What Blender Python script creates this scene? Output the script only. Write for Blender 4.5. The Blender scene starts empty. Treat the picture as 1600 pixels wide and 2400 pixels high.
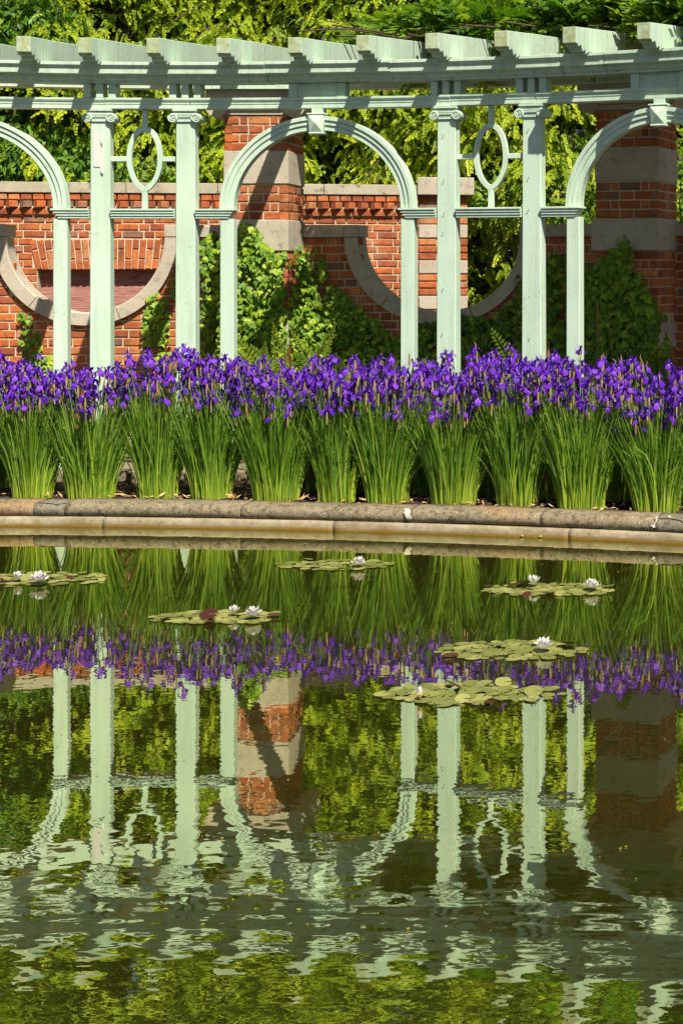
import bpy, math, time
import numpy as np
from mathutils import Vector, Matrix

T0 = time.time()
rng = np.random.default_rng(11)
sc = bpy.context.scene
col = sc.collection

# ------------------------------------------------------------------ camera, sky, sun, exposure
F, XP, HZ, HC = 3450.0, 1600.0, 622.0, 1.72        # focal length, principal point (photo pixels), camera height
cam_d = bpy.data.cameras.new('camera')
cam = bpy.data.objects.new('camera', cam_d); col.objects.link(cam)
cam.location = (0, 0, HC); cam.rotation_euler = (math.radians(90), 0, 0)
cam_d.sensor_width = 36; cam_d.lens = F / 2400 * 36
cam_d.shift_x = (800 - XP) / 2400; cam_d.shift_y = (HZ - 1200) / 2400
cam_d.clip_end = 500
sc.camera = cam

SUN = Vector((0.40, -0.66, 1.0)).normalized()
w = bpy.data.worlds.new('World'); sc.world = w; w.use_nodes = True
wn = w.node_tree.nodes; wl = w.node_tree.links
sky = wn.new('ShaderNodeTexSky'); sky.sky_type = 'NISHITA'; sky.sun_disc = False
sky.sun_elevation = math.asin(SUN.z); sky.sun_rotation = math.atan2(SUN.x, SUN.y)
bg = wn['Background']; bg.inputs['Strength'].default_value = 0.05
wl.new(sky.outputs['Color'], bg.inputs['Color'])
sl = bpy.data.lights.new('sun', 'SUN'); sl.energy = 5.0; sl.angle = math.radians(0.5); sl.color = (1.0, 0.93, 0.80)
so = bpy.data.objects.new('sun', sl); col.objects.link(so)
so.rotation_euler = SUN.to_track_quat('Z', 'Y').to_euler(); so.location = (6, -4, 12)
vs = sc.view_settings; vs.view_transform = 'Standard'; vs.look = 'None'; vs.exposure = 0.75; vs.gamma = 1.0
try: vs.use_curve_mapping = False
except Exception: pass

cy = sc.cycles; cy.max_bounces = 4; cy.diffuse_bounces = 2; cy.glossy_bounces = 2; cy.transmission_bounces = 3; cy.transparent_max_bounces = 4
cy.sample_clamp_indirect = 6.0; cy.caustics_reflective = False; cy.caustics_refractive = False; cy.use_adaptive_sampling = True; cy.adaptive_threshold = 0.02

# ------------------------------------------------------------------ pixel and curve helpers
def pix(x, y, Y):                       # photo pixel at depth Y
    return np.array([(x - XP) * Y / F, Y, HC - (y - HZ) * Y / F])
def onwater(x, y, z=0.0):
    Y = F * (HC - z) / (y - HZ)
    return np.array([(x - XP) * Y / F, Y, z])
R0 = 9.5                                # front face of the pergola columns: a circle round CX, CY
CX, CY = (440 - XP) / 316.0, F / 316.0 - R0
def phi_of(x, r):
    k = (x - XP) / F
    return math.atan(k) + math.asin((k * CY - CX) / (r * math.sqrt(1 + k * k)))
def arc(phi, r, z):
    return np.stack([CX + r * np.sin(phi), CY + r * np.cos(phi), z + 0 * phi], -1)
def bend(V, phi, r0=R0):                # local (along, into depth, up) -> world, wrapped on the circle
    V = np.asarray(V, float)
    return arc(phi + V[:, 0] / r0, r0 + V[:, 1], V[:, 2])
def flat(V, phi, r0):                   # local -> world, not wrapped
    V = np.asarray(V, float)
    o = arc(np.array([phi]), r0, np.array([0.]))[0]
    t = np.array([math.cos(phi), -math.sin(phi), 0]); n = np.array([math.sin(phi), math.cos(phi), 0])
    return o + V[:, :1] * t + V[:, 1:2] * n + V[:, 2:3] * np.array([0, 0, 1.])

# ------------------------------------------------------------------ mesh helpers
def mesh_from(name, V, faces, mats, smooth=False, fm=None):
    me = bpy.data.meshes.new(name)
    me.from_pydata([tuple(v) for v in V], [], [tuple(f) for f in faces])
    for m in mats: me.materials.append(m)
    if fm is not None: me.polygons.foreach_set('material_index', np.asarray(fm, np.int32))
    if smooth: me.polygons.foreach_set('use_smooth', np.ones(len(me.polygons), bool))
    me.update()
    return me
def mesh_arrays(name, V, P, mat, tint=None, smooth=False, fm=None):
    V = np.asarray(V, np.float32); P = np.asarray(P, np.int32)
    n, k = P.shape
    me = bpy.data.meshes.new(name)
    me.vertices.add(len(V)); me.vertices.foreach_set('co', V.ravel())
    me.loops.add(n * k); me.loops.foreach_set('vertex_index', P.ravel())
    me.polygons.add(n); me.polygons.foreach_set('loop_start', np.arange(0, n * k, k, dtype=np.int32))
    if smooth: me.polygons.foreach_set('use_smooth', np.ones(n, bool))
    for m in (mat if isinstance(mat, (list, tuple)) else [mat]): me.materials.append(m)
    if fm is not None: me.polygons.foreach_set('material_index', np.asarray(fm, np.int32))
    me.update(calc_edges=True)
    if tint is not None:
        a = me.attributes.new('tint', 'FLOAT', 'POINT'); a.data.foreach_set('value', np.asarray(tint, np.float32))
    return me
def tag(o, label=None, cat=None, group=None, kind=None):
    if label: o['label'] = label
    if cat: o['category'] = cat
    if group: o['group'] = group
    if kind: o['kind'] = kind
    return o
def thing(name, loc, label, cat, group=None):
    o = bpy.data.objects.new(name, None); col.objects.link(o)
    o.location = tuple(loc); o.empty_display_size = 0.1
    return tag(o, label, cat, group)
WL = {}
def put(name, me, parent=None, loc=(0, 0, 0)):
    """link a mesh whose vertices are in world space (minus loc); the origin moves to its base"""
    o = bpy.data.objects.new(name, me); col.objects.link(o)
    n = len(me.vertices); c = np.empty(n * 3, np.float32); me.vertices.foreach_get('co', c); c = c.reshape(-1, 3)
    b = np.array([(c[:, 0].min() + c[:, 0].max()) / 2, (c[:, 1].min() + c[:, 1].max()) / 2, c[:, 2].min()], np.float32)
    me.vertices.foreach_set('co', (c - b).ravel()); me.update()
    wpos = b + np.array(loc); WL[o] = wpos
    if parent is not None:
        o.parent = parent; o.location = tuple(wpos - WL.get(parent, np.array(parent.location)))
    else: o.location = tuple(wpos)
    return o
class MB:
    def __init__(s): s.V = []; s.F = []; s.M = []; s.n = 0
    def add(s, V, F_, m=0):
        s.V.append(np.asarray(V, float)); s.F += [tuple(i + s.n for i in f) for f in F_]; s.M += [m] * len(F_); s.n += len(V); return s
    def box(s, a0, a1, b0, b1, c0, c1, m=0, tx=0.0, front=None):
        V = [(a0, b0, c0), (a1, b0, c0), (a1, b1, c0), (a0, b1, c0), (a0 + tx, b0, c1), (a1 - tx, b0, c1), (a1 - tx, b1, c1), (a0 + tx, b1, c1)]
        s.add(V, [(0, 3, 2, 1), (4, 5, 6, 7), (0, 1, 5, 4), (1, 2, 6, 5), (2, 3, 7, 6), (3, 0, 4, 7)], m)
        if front is not None: s.M[-4] = front
        return s
    def cbox(s, a0, a1, b0, b1, c0, c1, e=0.006, m=0):           # box with chamfered long edges (profile in a,b)
        ring = [(a0 + e, b0), (a1 - e, b0), (a1, b0 + e), (a1, b1 - e), (a1 - e, b1), (a0 + e, b1), (a0, b1 - e), (a0, b0 + e)]
        return s.prism(ring, c0, c1, m)
    def prism(s, ring, c0, c1, m=0, ax=2, taper=1.0, cen=(0, 0)):
        n = len(ring); V = []
        for c, k in ((c0, 1.0), (c1, taper)):
            for p, q in ring:
                p2, q2 = cen[0] + (p - cen[0]) * k, cen[1] + (q - cen[1]) * k
                V.append({2: (p2, q2, c), 1: (p2, c, q2), 0: (c, p2, q2)}[ax])
        Fs = [(i, (i + 1) % n, n + (i + 1) % n, n + i) for i in range(n)] + [tuple(range(n))[::-1], tuple(range(n, 2 * n))]
        return s.add(V, Fs, m)
    def map(s, fn, *a):
        V = fn(np.concatenate(s.V), *a); s.V = [V]; return s
    def mesh(s, name, mats, smooth=False):
        me = mesh_from(name, np.concatenate(s.V), s.F, mats, smooth, s.M)
        return me
def fix_normals(me):
    import bmesh
    bm = bmesh.new(); bm.from_mesh(me); bmesh.ops.recalc_face_normals(bm, faces=bm.faces); bm.to_mesh(me); bm.free(); return me
def soften(o, wdt=0.003, seg=1):
    m = o.modifiers.new('bevel', 'BEVEL'); m.width = wdt; m.segments = seg; m.limit_method = 'ANGLE'; m.angle_limit = math.radians(40)
    return o
def tube(path, rad, k=6):
    path = np.asarray(path, float); n = len(path); rad = np.broadcast_to(rad, (n,))
    d = np.gradient(path, axis=0); d /= np.linalg.norm(d, axis=1)[:, None] + 1e-9
    up = np.where(np.abs(d[:, 2:3]) > 0.9, [[1., 0, 0]], [[0, 0, 1.]])
    a = np.cross(d, up); a /= np.linalg.norm(a, axis=1)[:, None]; b = np.cross(a, d)
    th = np.arange(k) * 2 * math.pi / k
    V = path[:, None] + rad[:, None, None] * (np.cos(th)[None, :, None] * a[:, None] + np.sin(th)[None, :, None] * b[:, None])
    Fs = [(i * k + j, i * k + (j + 1) % k, (i + 1) * k + (j + 1) % k, (i + 1) * k + j) for i in range(n - 1) for j in range(k)]
    Fs += [tuple(range(k))[::-1], tuple(range((n - 1) * k, n * k))]
    return V.reshape(-1, 3), Fs
def frames(d, nrm):                     # rows: x (across), y (along d), z (normal)
    d = d / (np.linalg.norm(d, axis=1)[:, None] + 1e-9)
    x = np.cross(d, nrm); x /= np.linalg.norm(x, axis=1)[:, None] + 1e-9
    return np.stack([x, d, np.cross(x, d)], 1)
def scatter(TV, TP, pos, M, size):      # place a template mesh n times
    V = np.einsum('kj,njc->nkc', TV, M) * np.asarray(size)[:, None, None] + pos[:, None]
    n, k = len(pos), len(TV)
    P = (np.asarray(TP)[None] + (np.arange(n) * k)[:, None, None]).reshape(-1, np.asarray(TP).shape[1])
    return V.reshape(-1, 3), P

# ------------------------------------------------------------------ materials
def mat(name):
    m = bpy.data.materials.new(name); m.use_nodes = True
    nt = m.node_tree; nt.nodes.clear()
    return m, nt
class NT:
    def __init__(s, name):
        s.m, s.t = mat(name); s.out = s.n('ShaderNodeOutputMaterial')
    def n(s, ty, **kw):
        nd = s.t.nodes.new(ty)
        for k, v in kw.items():
            if hasattr(nd, k): setattr(nd, k, v)
        return nd
    def l(s, a, b): s.t.links.new(a, b)
    def set(s, sock, v):
        if hasattr(v, 'is_output'): s.l(v, sock)
        else: sock.default_value = v
    def noise(s, scale, detail=4, rough=0.55, vec=None, out='Fac', dist=0.0):
        nd = s.n('ShaderNodeTexNoise'); nd.inputs['Scale'].default_value = scale; nd.inputs['Detail'].default_value = detail
        nd.inputs['Roughness'].default_value = rough; nd.inputs['Distortion'].default_value = dist
        if vec is not None: s.l(vec, nd.inputs['Vector'])
        return nd.outputs[out]
    def ramp(s, f, stops):
        r = s.n('ShaderNodeValToRGB'); e = r.color_ramp.elements
        while len(e) < len(stops): e.new(0.5)
        for i, (p, c) in enumerate(stops):
            e[i].position = p; e[i].color = (c, c, c, 1) if isinstance(c, (int, float)) else (*c, 1)
        s.l(f, r.inputs['Fac']); return r.outputs['Color']
    def mix(s, f, a, b, mode='MIX'):
        nd = s.n('ShaderNodeMix'); nd.data_type = 'RGBA'; nd.blend_type = mode
        s.set(nd.inputs[0], f)
        for sock, v in ((nd.inputs[6], a), (nd.inputs[7], b)):
            if hasattr(v, 'is_output'): s.l(v, sock)
            else: sock.default_value = (*v, 1) if len(v) == 3 else v
        return nd.outputs[2]
    def math(s, op, a, b=0.0):
        nd = s.n('ShaderNodeMath'); nd.operation = op; s.set(nd.inputs[0], a); s.set(nd.inputs[1], b); return nd.outputs[0]
    def vec(s, kind='Object', scale=(1, 1, 1)):
        if kind == 'World': o = s.n('ShaderNodeNewGeometry').outputs['Position']
        else: o = s.n('ShaderNodeTexCoord').outputs[kind]
        mp = s.n('ShaderNodeMapping'); mp.inputs['Scale'].default_value = scale; s.l(o, mp.inputs['Vector']); return mp.outputs[0]
    def bump(s, h, strength=0.3, dist=0.01):
        b = s.n('ShaderNodeBump'); b.inputs['Strength'].default_value = strength; b.inputs['Distance'].default_value = dist
        s.l(h, b.inputs['Height']); return b.outputs[0]
    def pbr(s, colr, rough=0.7, normal=None, spec=0.3):
        p = s.n('ShaderNodeBsdfPrincipled')
        s.set(p.inputs['Base Color'], colr if hasattr(colr, 'is_output') else (*colr, 1)); s.set(p.inputs['Roughness'], rough)
        p.inputs['Specular IOR Level'].default_value = spec
        if normal is not None: s.l(normal, p.inputs['Normal'])
        s.l(p.outputs[0], s.out.inputs['Surface']); return s.m

def m_paint(name='pale_green_paint', grime=0.0, end=False):
    t = NT(name); v = t.vec('World')
    base = t.mix(t.ramp(t.noise(1.7, 5, vec=v), [(0.35, 0.0), (0.7, 1.0)]), (0.475, 0.62, 0.478), (0.555, 0.68, 0.538))
    vs_ = t.vec('World', (22, 22, 1.5))
    streak = t.ramp(t.noise(1.0, 6, 0.65, vec=vs_), [(0.45, 0.0), (0.74, 1.0)])
    base = t.mix(t.math('MULTIPLY', streak, 0.5 + grime * 0.7), base, (0.31, 0.40, 0.28))
    spot = t.ramp(t.noise(14, 6, 0.7, vec=v), [(0.57, 0.0), (0.70, 1.0)])
    base = t.mix(t.math('MULTIPLY', spot, 0.30 + grime), base, (0.33, 0.34, 0.25))
    # fine paint cracks
    vo = t.n('ShaderNodeTexVoronoi'); vo.feature = 'DISTANCE_TO_EDGE'; vo.inputs['Scale'].default_value = 5.0
    wv = t.n('ShaderNodeVectorMath'); wv.operation = 'ADD'; nz = t.n('ShaderNodeTexNoise'); nz.inputs['Scale'].default_value = 6
    t.l(v, nz.inputs['Vector']); t.l(v, wv.inputs[0]); t.l(nz.outputs['Color'], wv.inputs[1]); t.l(wv.outputs[0], vo.inputs['Vector'])
    cr = t.ramp(vo.outputs['Distance'], [(0.0, 1.0), (0.016, 0.0)])
    cr = t.math('MULTIPLY', cr, t.ramp(t.noise(2.3, 3, vec=v), [(0.5, 0.0), (0.62, 0.9 if grime else 0.6)]))
    base = t.mix(cr, base, (0.16, 0.17, 0.12))
    if end: base = t.mix(t.ramp(t.noise(18, 5, 0.7, vec=v), [(0.30, 1.0), (0.72, 0.0)]), base, (0.27, 0.27, 0.07))
    h = t.math('ADD', t.noise(60, 3, vec=vs_), t.math('MULTIPLY', cr, -1.0))
    return t.pbr(base, 0.55, t.bump(h, 0.25, 0.004), 0.3)
PAINT = m_paint(); PAINT_OLD = m_paint('weathered_green_paint', 0.3); PAINT_END = m_paint('mossy_green_paint', 0.2, True)

def m_simple(name, c0, c1, scale=8, rough=0.8, bump=0.3, spec=0.25, scl=(1, 1, 1), kind='World'):
    t = NT(name); v = t.vec(kind, scl)
    f = t.ramp(t.noise(scale, 6, 0.65, vec=v), [(0.33, 0.0), (0.68, 1.0)])
    return t.pbr(t.mix(f, c0, c1), rough, t.bump(t.noise(scale * 5, 5, 0.6, vec=v), bump, 0.01), spec)
RAWWOOD = m_simple('bare_primer_wood', (0.55, 0.57, 0.51), (0.63, 0.64, 0.58), 14, scl=(1, 1, .15))

def m_brick(name, per_island=False):
    t = NT(name); v = t.vec('World')
    r = t.n('ShaderNodeNewGeometry').outputs['Random Per Island'] if per_island else t.n('ShaderNodeObjectInfo').outputs['Random']
    c = t.ramp(r, [(0.0, (0.20, 0.046, 0.026)), (0.12, (0.33, 0.080, 0.037)), (0.30, (0.46, 0.125, 0.045)), (0.46, (0.37, 0.085, 0.035)), (0.62, (0.56, 0.175, 0.060)),
                   (0.78, (0.50, 0.130, 0.045)), (0.90, (0.64, 0.27, 0.11)), (0.945, (0.42, 0.19, 0.12)), (0.965, (0.15, 0.125, 0.10))])
    t_n = t.ramp(t.noise(9, 6, 0.7, vec=v), [(0.30, 0.0), (0.70, 1.0)])
    c = t.mix(t.math('MULTIPLY', t_n, 0.40), c, (0.60, 0.26, 0.13))
    soot = t.ramp(t.noise(3.7, 7, 0.72, vec=v), [(0.44, 0.0), (0.70, 0.75)])
    c = t.mix(soot, c, (0.13, 0.055, 0.035))
    dk = t.ramp(t.noise(34, 5, 0.7, vec=v), [(0.50, 0.0), (0.68, 1.0)])
    c = t.mix(t.math('MULTIPLY', dk, 0.7), c, (0.15, 0.05, 0.03))
    wh = t.ramp(t.noise(2.6, 6, 0.75, vec=v), [(0.54, 0.0), (0.72, 0.5)])
    c = t.mix(wh, c, (0.52, 0.36, 0.22))
    hs = t.n('ShaderNodeHueSaturation'); hs.inputs['Saturation'].default_value = 1.04; t.l(c, hs.inputs['Color']); c = hs.outputs[0]
    return t.pbr(c, 0.88, t.bump(t.noise(70, 5, 0.7, vec=v), 0.45, 0.006), 0.15)
BRICK = m_brick('red_brick'); BRICK_ISL = m_brick('red_brick_mass', True)
MORTAR = m_simple('lime_mortar', (0.48, 0.38, 0.25), (0.66, 0.55, 0.39), 22, 0.95, 0.6)
def m_stone(name, a, b, dark, orange=0.0, spk=0.55, grit=0.0):
    t = NT(name); v = t.vec('World')
    c = t.mix(t.ramp(t.noise(3.2, 7, 0.65, vec=v), [(0.33, 0.0), (0.68, 1.0)]), a, b)
    bl = t.ramp(t.noise(11, 7, 0.72, vec=v), [(0.54, 0.0), (0.66, spk)])
    c = t.mix(bl, c, dark)
    sp = t.n('ShaderNodeTexVoronoi'); sp.inputs['Scale'].default_value = 130; t.l(v, sp.inputs['Vector'])
    c = t.mix(t.ramp(sp.outputs['Distance'], [(0.12, 0.5), (0.28, 0.0)]), c, (0.70, 0.60, 0.44))
    if grit:
        g1 = t.n('ShaderNodeTexVoronoi'); g1.inputs['Scale'].default_value = 48; t.l(v, g1.inputs['Vector'])
        c = t.mix(t.math('MULTIPLY', t.ramp(g1.outputs['Distance'], [(0.10, 1.0), (0.32, 0.0)]), t.math('MULTIPLY', t.ramp(g1.outputs['Color'], [(0.45, 0.0), (0.6, 1.0)]), grit)), c, (0.55, 0.46, 0.32))
        c = t.mix(t.ramp(t.noise(24, 4, 0.75, vec=v), [(0.50, 0.0), (0.62, grit)]), c, dark)
    sd = t.ramp(t.noise(90, 3, 0.6, vec=v), [(0.60, 0.0), (0.70, 0.6)])
    c = t.mix(sd, c, dark)
    if orange:
        c = t.mix(t.ramp(t.noise(1.3, 4, 0.6, vec=v), [(0.56, 0.0), (0.66, orange)]), c, (0.46, 0.21, 0.05))
    return t.pbr(c, 0.9, t.bump(t.noise(60, 6, 0.7, vec=v), 0.6, 0.006), 0.15)
STONE = m_stone('grey_limestone', (0.40, 0.35, 0.27), (0.52, 0.46, 0.37), (0.15, 0.13, 0.10))
STONE_MOSSY = m_stone('lichened_coping_stone', (0.35, 0.31, 0.22), (0.48, 0.43, 0.33), (0.10, 0.095, 0.075), 0, 0.8)
CONC = m_stone('weathered_concrete', (0.175, 0.142, 0.088), (0.26, 0.215, 0.14), (0.06, 0.048, 0.03), 0.25, 0.7, 0.75)
CONC_GREY = m_stone('grey_concrete_patch', (0.15, 0.13, 0.09), (0.21, 0.185, 0.135), (0.06, 0.054, 0.04), 0.0, 0.6, 0.6)
def m_ledge():
    t = NT('wet_concrete_ledge'); v = t.vec('World')
    z = t.n('ShaderNodeSeparateXYZ'); t.l(v, z.inputs[0])
    c = t.mix(t.ramp(t.noise(4, 7, 0.7, vec=v), [(0.35, 0.0), (0.68, 1.0)]), (0.19, 0.15, 0.08), (0.40, 0.35, 0.25))
    c = t.mix(t.ramp(t.noise(15, 6, 0.75, vec=v), [(0.56, 0.0), (0.68, 0.6)]), c, (0.13, 0.095, 0.06))
    c = t.mix(t.ramp(t.noise(28, 5, 0.75, vec=v), [(0.50, 0.0), (0.64, 0.6)]), c, (0.17, 0.12, 0.07))
    c = t.mix(t.ramp(t.noise(1.1, 5, 0.7, vec=v), [(0.48, 0.0), (0.66, 0.5)]), c, (0.22, 0.155, 0.06))
    hgt = t.math('ADD', z.outputs['Z'], t.math('MULTIPLY', t.noise(7, 5, 0.7, vec=v), 0.03))
    c = t.mix(t.ramp(hgt, [(0.022, 1.0), (0.042, 0.0)]), c, (0.20, 0.115, 0.018))
    return t.pbr(c, 0.85, t.bump(t.noise(60, 6, 0.7, vec=v), 0.6, 0.006), 0.2)
LEDGE = m_ledge()
SOIL = m_simple('dark_mulch', (0.022, 0.014, 0.009), (0.075, 0.047, 0.028), 30, 0.95, 1.0)
LITTER = m_simple('dry_leaf_litter', (0.42, 0.23, 0.09), (0.68, 0.46, 0.24), 12, 0.8)
DIRT = m_simple('trodden_path', (0.16, 0.12, 0.08), (0.26, 0.20, 0.14), 9, 0.95)
PANEL = m_simple('weathered_red_board', (0.24, 0.05, 0.035), (0.50, 0.30, 0.25), 5, 0.8, 0.4, scl=(1.2, 1.2, 22))
BARK = m_simple('brown_bark', (0.05, 0.035, 0.022), (0.13, 0.09, 0.06), 8, 0.95, 0.8, scl=(4, 4, 1))
WOODSTAKE = m_simple('brown_stake_wood', (0.22, 0.10, 0.05), (0.32, 0.17, 0.08), 8)
RUST = m_simple('dull_galvanised_metal', (0.26, 0.32, 0.25), (0.40, 0.46, 0.37), 30, 0.5)

def m_leaf(name, c0, c1, c2=None, trans=0.35, rough=0.5, spec=0.35, tcol=None):
    t = NT(name)
    a = t.n('ShaderNodeAttribute'); a.attribute_name = 'tint'
    st = [(0.0, c0), (1.0, c1)] if c2 is None else [(0.0, c0), (0.5, c1), (1.0, c2)]
    c = t.ramp(a.outputs['Fac'], st)
    p = t.n('ShaderNodeBsdfPrincipled'); t.l(c, p.inputs['Base Color']); p.inputs['Roughness'].default_value = rough
    p.inputs['Specular IOR Level'].default_value = spec
    tr = t.n('ShaderNodeBsdfTranslucent'); tc = t.mix(1.0, c, tcol or (1.25, 1.35, 0.6), 'MULTIPLY'); t.l(tc, tr.inputs['Color'])
    mx = t.n('ShaderNodeMixShader'); mx.inputs[0].default_value = trans
    t.l(p.outputs[0], mx.inputs[1]); t.l(tr.outputs[0], mx.inputs[2]); t.l(mx.outputs[0], t.out.inputs['Surface'])
    return t.m
HEMLOCK = m_leaf('hemlock_needles', (0.08, 0.15, 0.008), (0.27, 0.37, 0.014), (0.54, 0.60, 0.03), 0.45)
BROAD = m_leaf('broad_green_leaf', (0.035, 0.10, 0.010), (0.10, 0.22, 0.018), (0.22, 0.36, 0.03), 0.42)
SHRUB = m_leaf('bright_shrub_leaf', (0.06, 0.14, 0.012), (0.13, 0.24, 0.018), (0.24, 0.36, 0.03), 0.42)
WIST = m_leaf('wisteria_leaf', (0.05, 0.13, 0.010), (0.13, 0.24, 0.015), (0.34, 0.40, 0.03), 0.42)
IVY = m_leaf('ivy_leaf', (0.055, 0.13, 0.012), (0.15, 0.28, 0.018), (0.40, 0.50, 0.03), 0.30, 0.5, 0.28)
FERN = m_leaf('fern_leaf', (0.06, 0.12, 0.012), (0.13, 0.22, 0.02), (0.26, 0.34, 0.03), 0.45)
BLADE = m_leaf('iris_blade', (0.065, 0.165, 0.012), (0.18, 0.34, 0.022), (0.50, 0.58, 0.07), 0.42, 0.42, 0.4)
STEM = m_leaf('iris_stem', (0.12, 0.22, 0.03), (0.22, 0.32, 0.05), None, 0.1)
SHEATH = m_leaf('dry_bud_sheath', (0.34, 0.20, 0.08), (0.52, 0.36, 0.17), None, 0.2)
PETAL = m_leaf('violet_petal', (0.045, 0.006, 0.20), (0.115, 0.017, 0.42), (0.25, 0.06, 0.66), 0.35, 0.5, 0.2, (1.3, 0.7, 1.3))
BLAZE = m_leaf('petal_blaze', (0.75, 0.66, 0.62), (0.8, 0.75, 0.7), None, 0.2, 0.5, 0.2, (1, 1, 1))
PAD = m_leaf('lily_pad_green', (0.11, 0.125, 0.028), (0.19, 0.20, 0.05), (0.28, 0.275, 0.085), 0.05, 0.45, 0.45)
PAD_RED = m_leaf('lily_pad_red', (0.05, 0.012, 0.010), (0.12, 0.03, 0.018), None, 0.1, 0.4, 0.5)
LILY = m_leaf('lily_petal', (0.80, 0.76, 0.70), (0.86, 0.84, 0.82), None, 0.25, 0.5, 0.2, (1, 1, 0.95))
STAMEN = m_leaf('lily_stamen', (0.75, 0.45, 0.05), (0.8, 0.55, 0.08), None, 0.1)

def m_water():
    t = NT('pond_water'); pos = t.n('ShaderNodeNewGeometry').outputs['Position']
    sx = t.n('ShaderNodeSeparateXYZ'); t.l(pos, sx.inputs[0])
    def layer(scale, amp, detail=2, dist=0.0, lo=None, hi=None):
        mp = t.n('ShaderNodeMapping'); mp.inputs['Scale'].default_value = scale; t.l(pos, mp.inputs['Vector'])
        c = t.noise(1.0, detail, 0.5, mp.outputs[0], 'Color', dist)
        s = t.n('ShaderNodeVectorMath'); s.operation = 'SUBTRACT'; s.inputs[1].default_value = (0.5, 0.5, 0.5); t.l(c, s.inputs[0])
        m_ = t.n('ShaderNodeVectorMath'); m_.operation = 'MULTIPLY'; m_.inputs[1].default_value = (amp * 0.8, amp, 0); t.l(s.outputs[0], m_.inputs[0])
        o = m_.outputs[0]
        if lo is not None:
            mr = t.n('ShaderNodeMapRange'); mr.interpolation_type = 'SMOOTHSTEP'; t.l(sx.outputs['Y'], mr.inputs[0])
            mr.inputs[1].default_value = hi; mr.inputs[2].default_value = lo; mr.inputs[3].default_value = 0.0; mr.inputs[4].default_value = 1.0
            sc_ = t.n('ShaderNodeVectorMath'); sc_.operation = 'SCALE'; t.l(o, sc_.inputs[0]); t.l(mr.outputs[0], sc_.inputs['Scale']); o = sc_.outputs[0]
        return o
    ls = [layer((20, 44, 1), 0.0150, 2), layer((1.6, 9, 1), 0.0055, 2),
          layer((9, 25, 1), 0.0210, 2, 0.3, 4.45, 4.95), layer((3.4, 11, 1), 0.0120, 2, 0.2, 4.2, 4.95),
          layer((1.0, 17, 1), 0.0300, 1, 0.1, 3.75, 4.30), layer((5, 36, 1), 0.0190, 2, 0.0, 3.8, 4.4)]
    acc = ls[0]
    for o in ls[1:]:
        a = t.n('ShaderNodeVectorMath'); a.operation = 'ADD'; t.l(acc, a.inputs[0]); t.l(o, a.inputs[1]); acc = a.outputs[0]
    a = t.n('ShaderNodeVectorMath'); a.operation = 'ADD'; t.l(acc, a.inputs[0]); a.inputs[1].default_value = (0, 0, 1)
    nm = t.n('ShaderNodeVectorMath'); nm.operation = 'NORMALIZE'; t.l(a.outputs[0], nm.inputs[0])
    g = t.n('ShaderNodeBsdfGlossy'); g.inputs['Roughness'].default_value = 0.0; g.inputs['Color'].default_value = (0.92, 0.93, 0.70, 1)
    t.l(nm.outputs[0], g.inputs['Normal'])
    d = t.n('ShaderNodeBsdfDiffuse'); d.inputs['Color'].default_value = (0.027, 0.028, 0.004, 1)
    fr = t.n('ShaderNodeLayerWeight'); fr.inputs['Blend'].default_value = 0.5
    f = t.ramp(fr.outputs['Facing'], [(0.30, 0.28), (0.55, 0.54), (0.70, 0.67), (0.95, 0.73)])
    mx = t.n('ShaderNodeMixShader'); t.l(f, mx.inputs[0]); t.l(d.outputs[0], mx.inputs[1]); t.l(g.outputs[0], mx.inputs[2])
    t.l(mx.outputs[0], t.out.inputs['Surface'])
    return t.m
WATER = m_water()

# ------------------------------------------------------------------ the setting: water, bed, ground
def kerb_pts(px, d, z):
    px = np.asarray(px, float)
    def base(p):
        y = 1233 + 0.00425 * p + 1.375e-5 * p * p
        Y = F * HC / (y - HZ); return np.stack([(p - XP) * Y / F, Y], -1)
    P = base(px); T = base(px + 1) - base(px - 1); T /= np.linalg.norm(T, axis=-1)[..., None]
    N = np.stack([-T[..., 1], T[..., 0]], -1)
    q = P + N * np.asarray(d)[..., None] if np.ndim(d) else P + N * d
    return np.concatenate([q, (np.zeros(len(px)) + z)[:, None]], 1)
def kerb_at(x, d, z):                   # the point d behind the kerb that shows at photo column x
    p = x
    for _ in range(6):
        q = kerb_pts([p], d, z)[0]; p += x - (XP + F * q[0] / q[1])
    return q
def grid(rows):
    rows = np.asarray(rows); a, b = rows.shape[:2]
    P = [(i * b + j, i * b + j + 1, (i + 1) * b + j + 1, (i + 1) * b + j) for i in range(a - 1) for j in range(b - 1)]
    return rows.reshape(-1, 3), np.array(P)
def sweep(rings, closed=True, caps=True):
    rings = np.asarray(rings); n, k = rings.shape[:2]
    Fs = [(i * k + j, i * k + (j + 1) % k, (i + 1) * k + (j + 1) % k, (i + 1) * k + j) for i in range(n - 1) for j in range(k if closed else k - 1)]
    if caps: Fs += [tuple(range(k))[::-1], tuple(range((n - 1) * k, n * k))]
    return rings.reshape(-1, 3), Fs
def swept(name, rings, mats, parent, smooth=False):
    V, Fs = sweep(rings); me = fix_normals(mesh_from(name, V, Fs, mats, smooth)); return put(name, me, parent)

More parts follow.
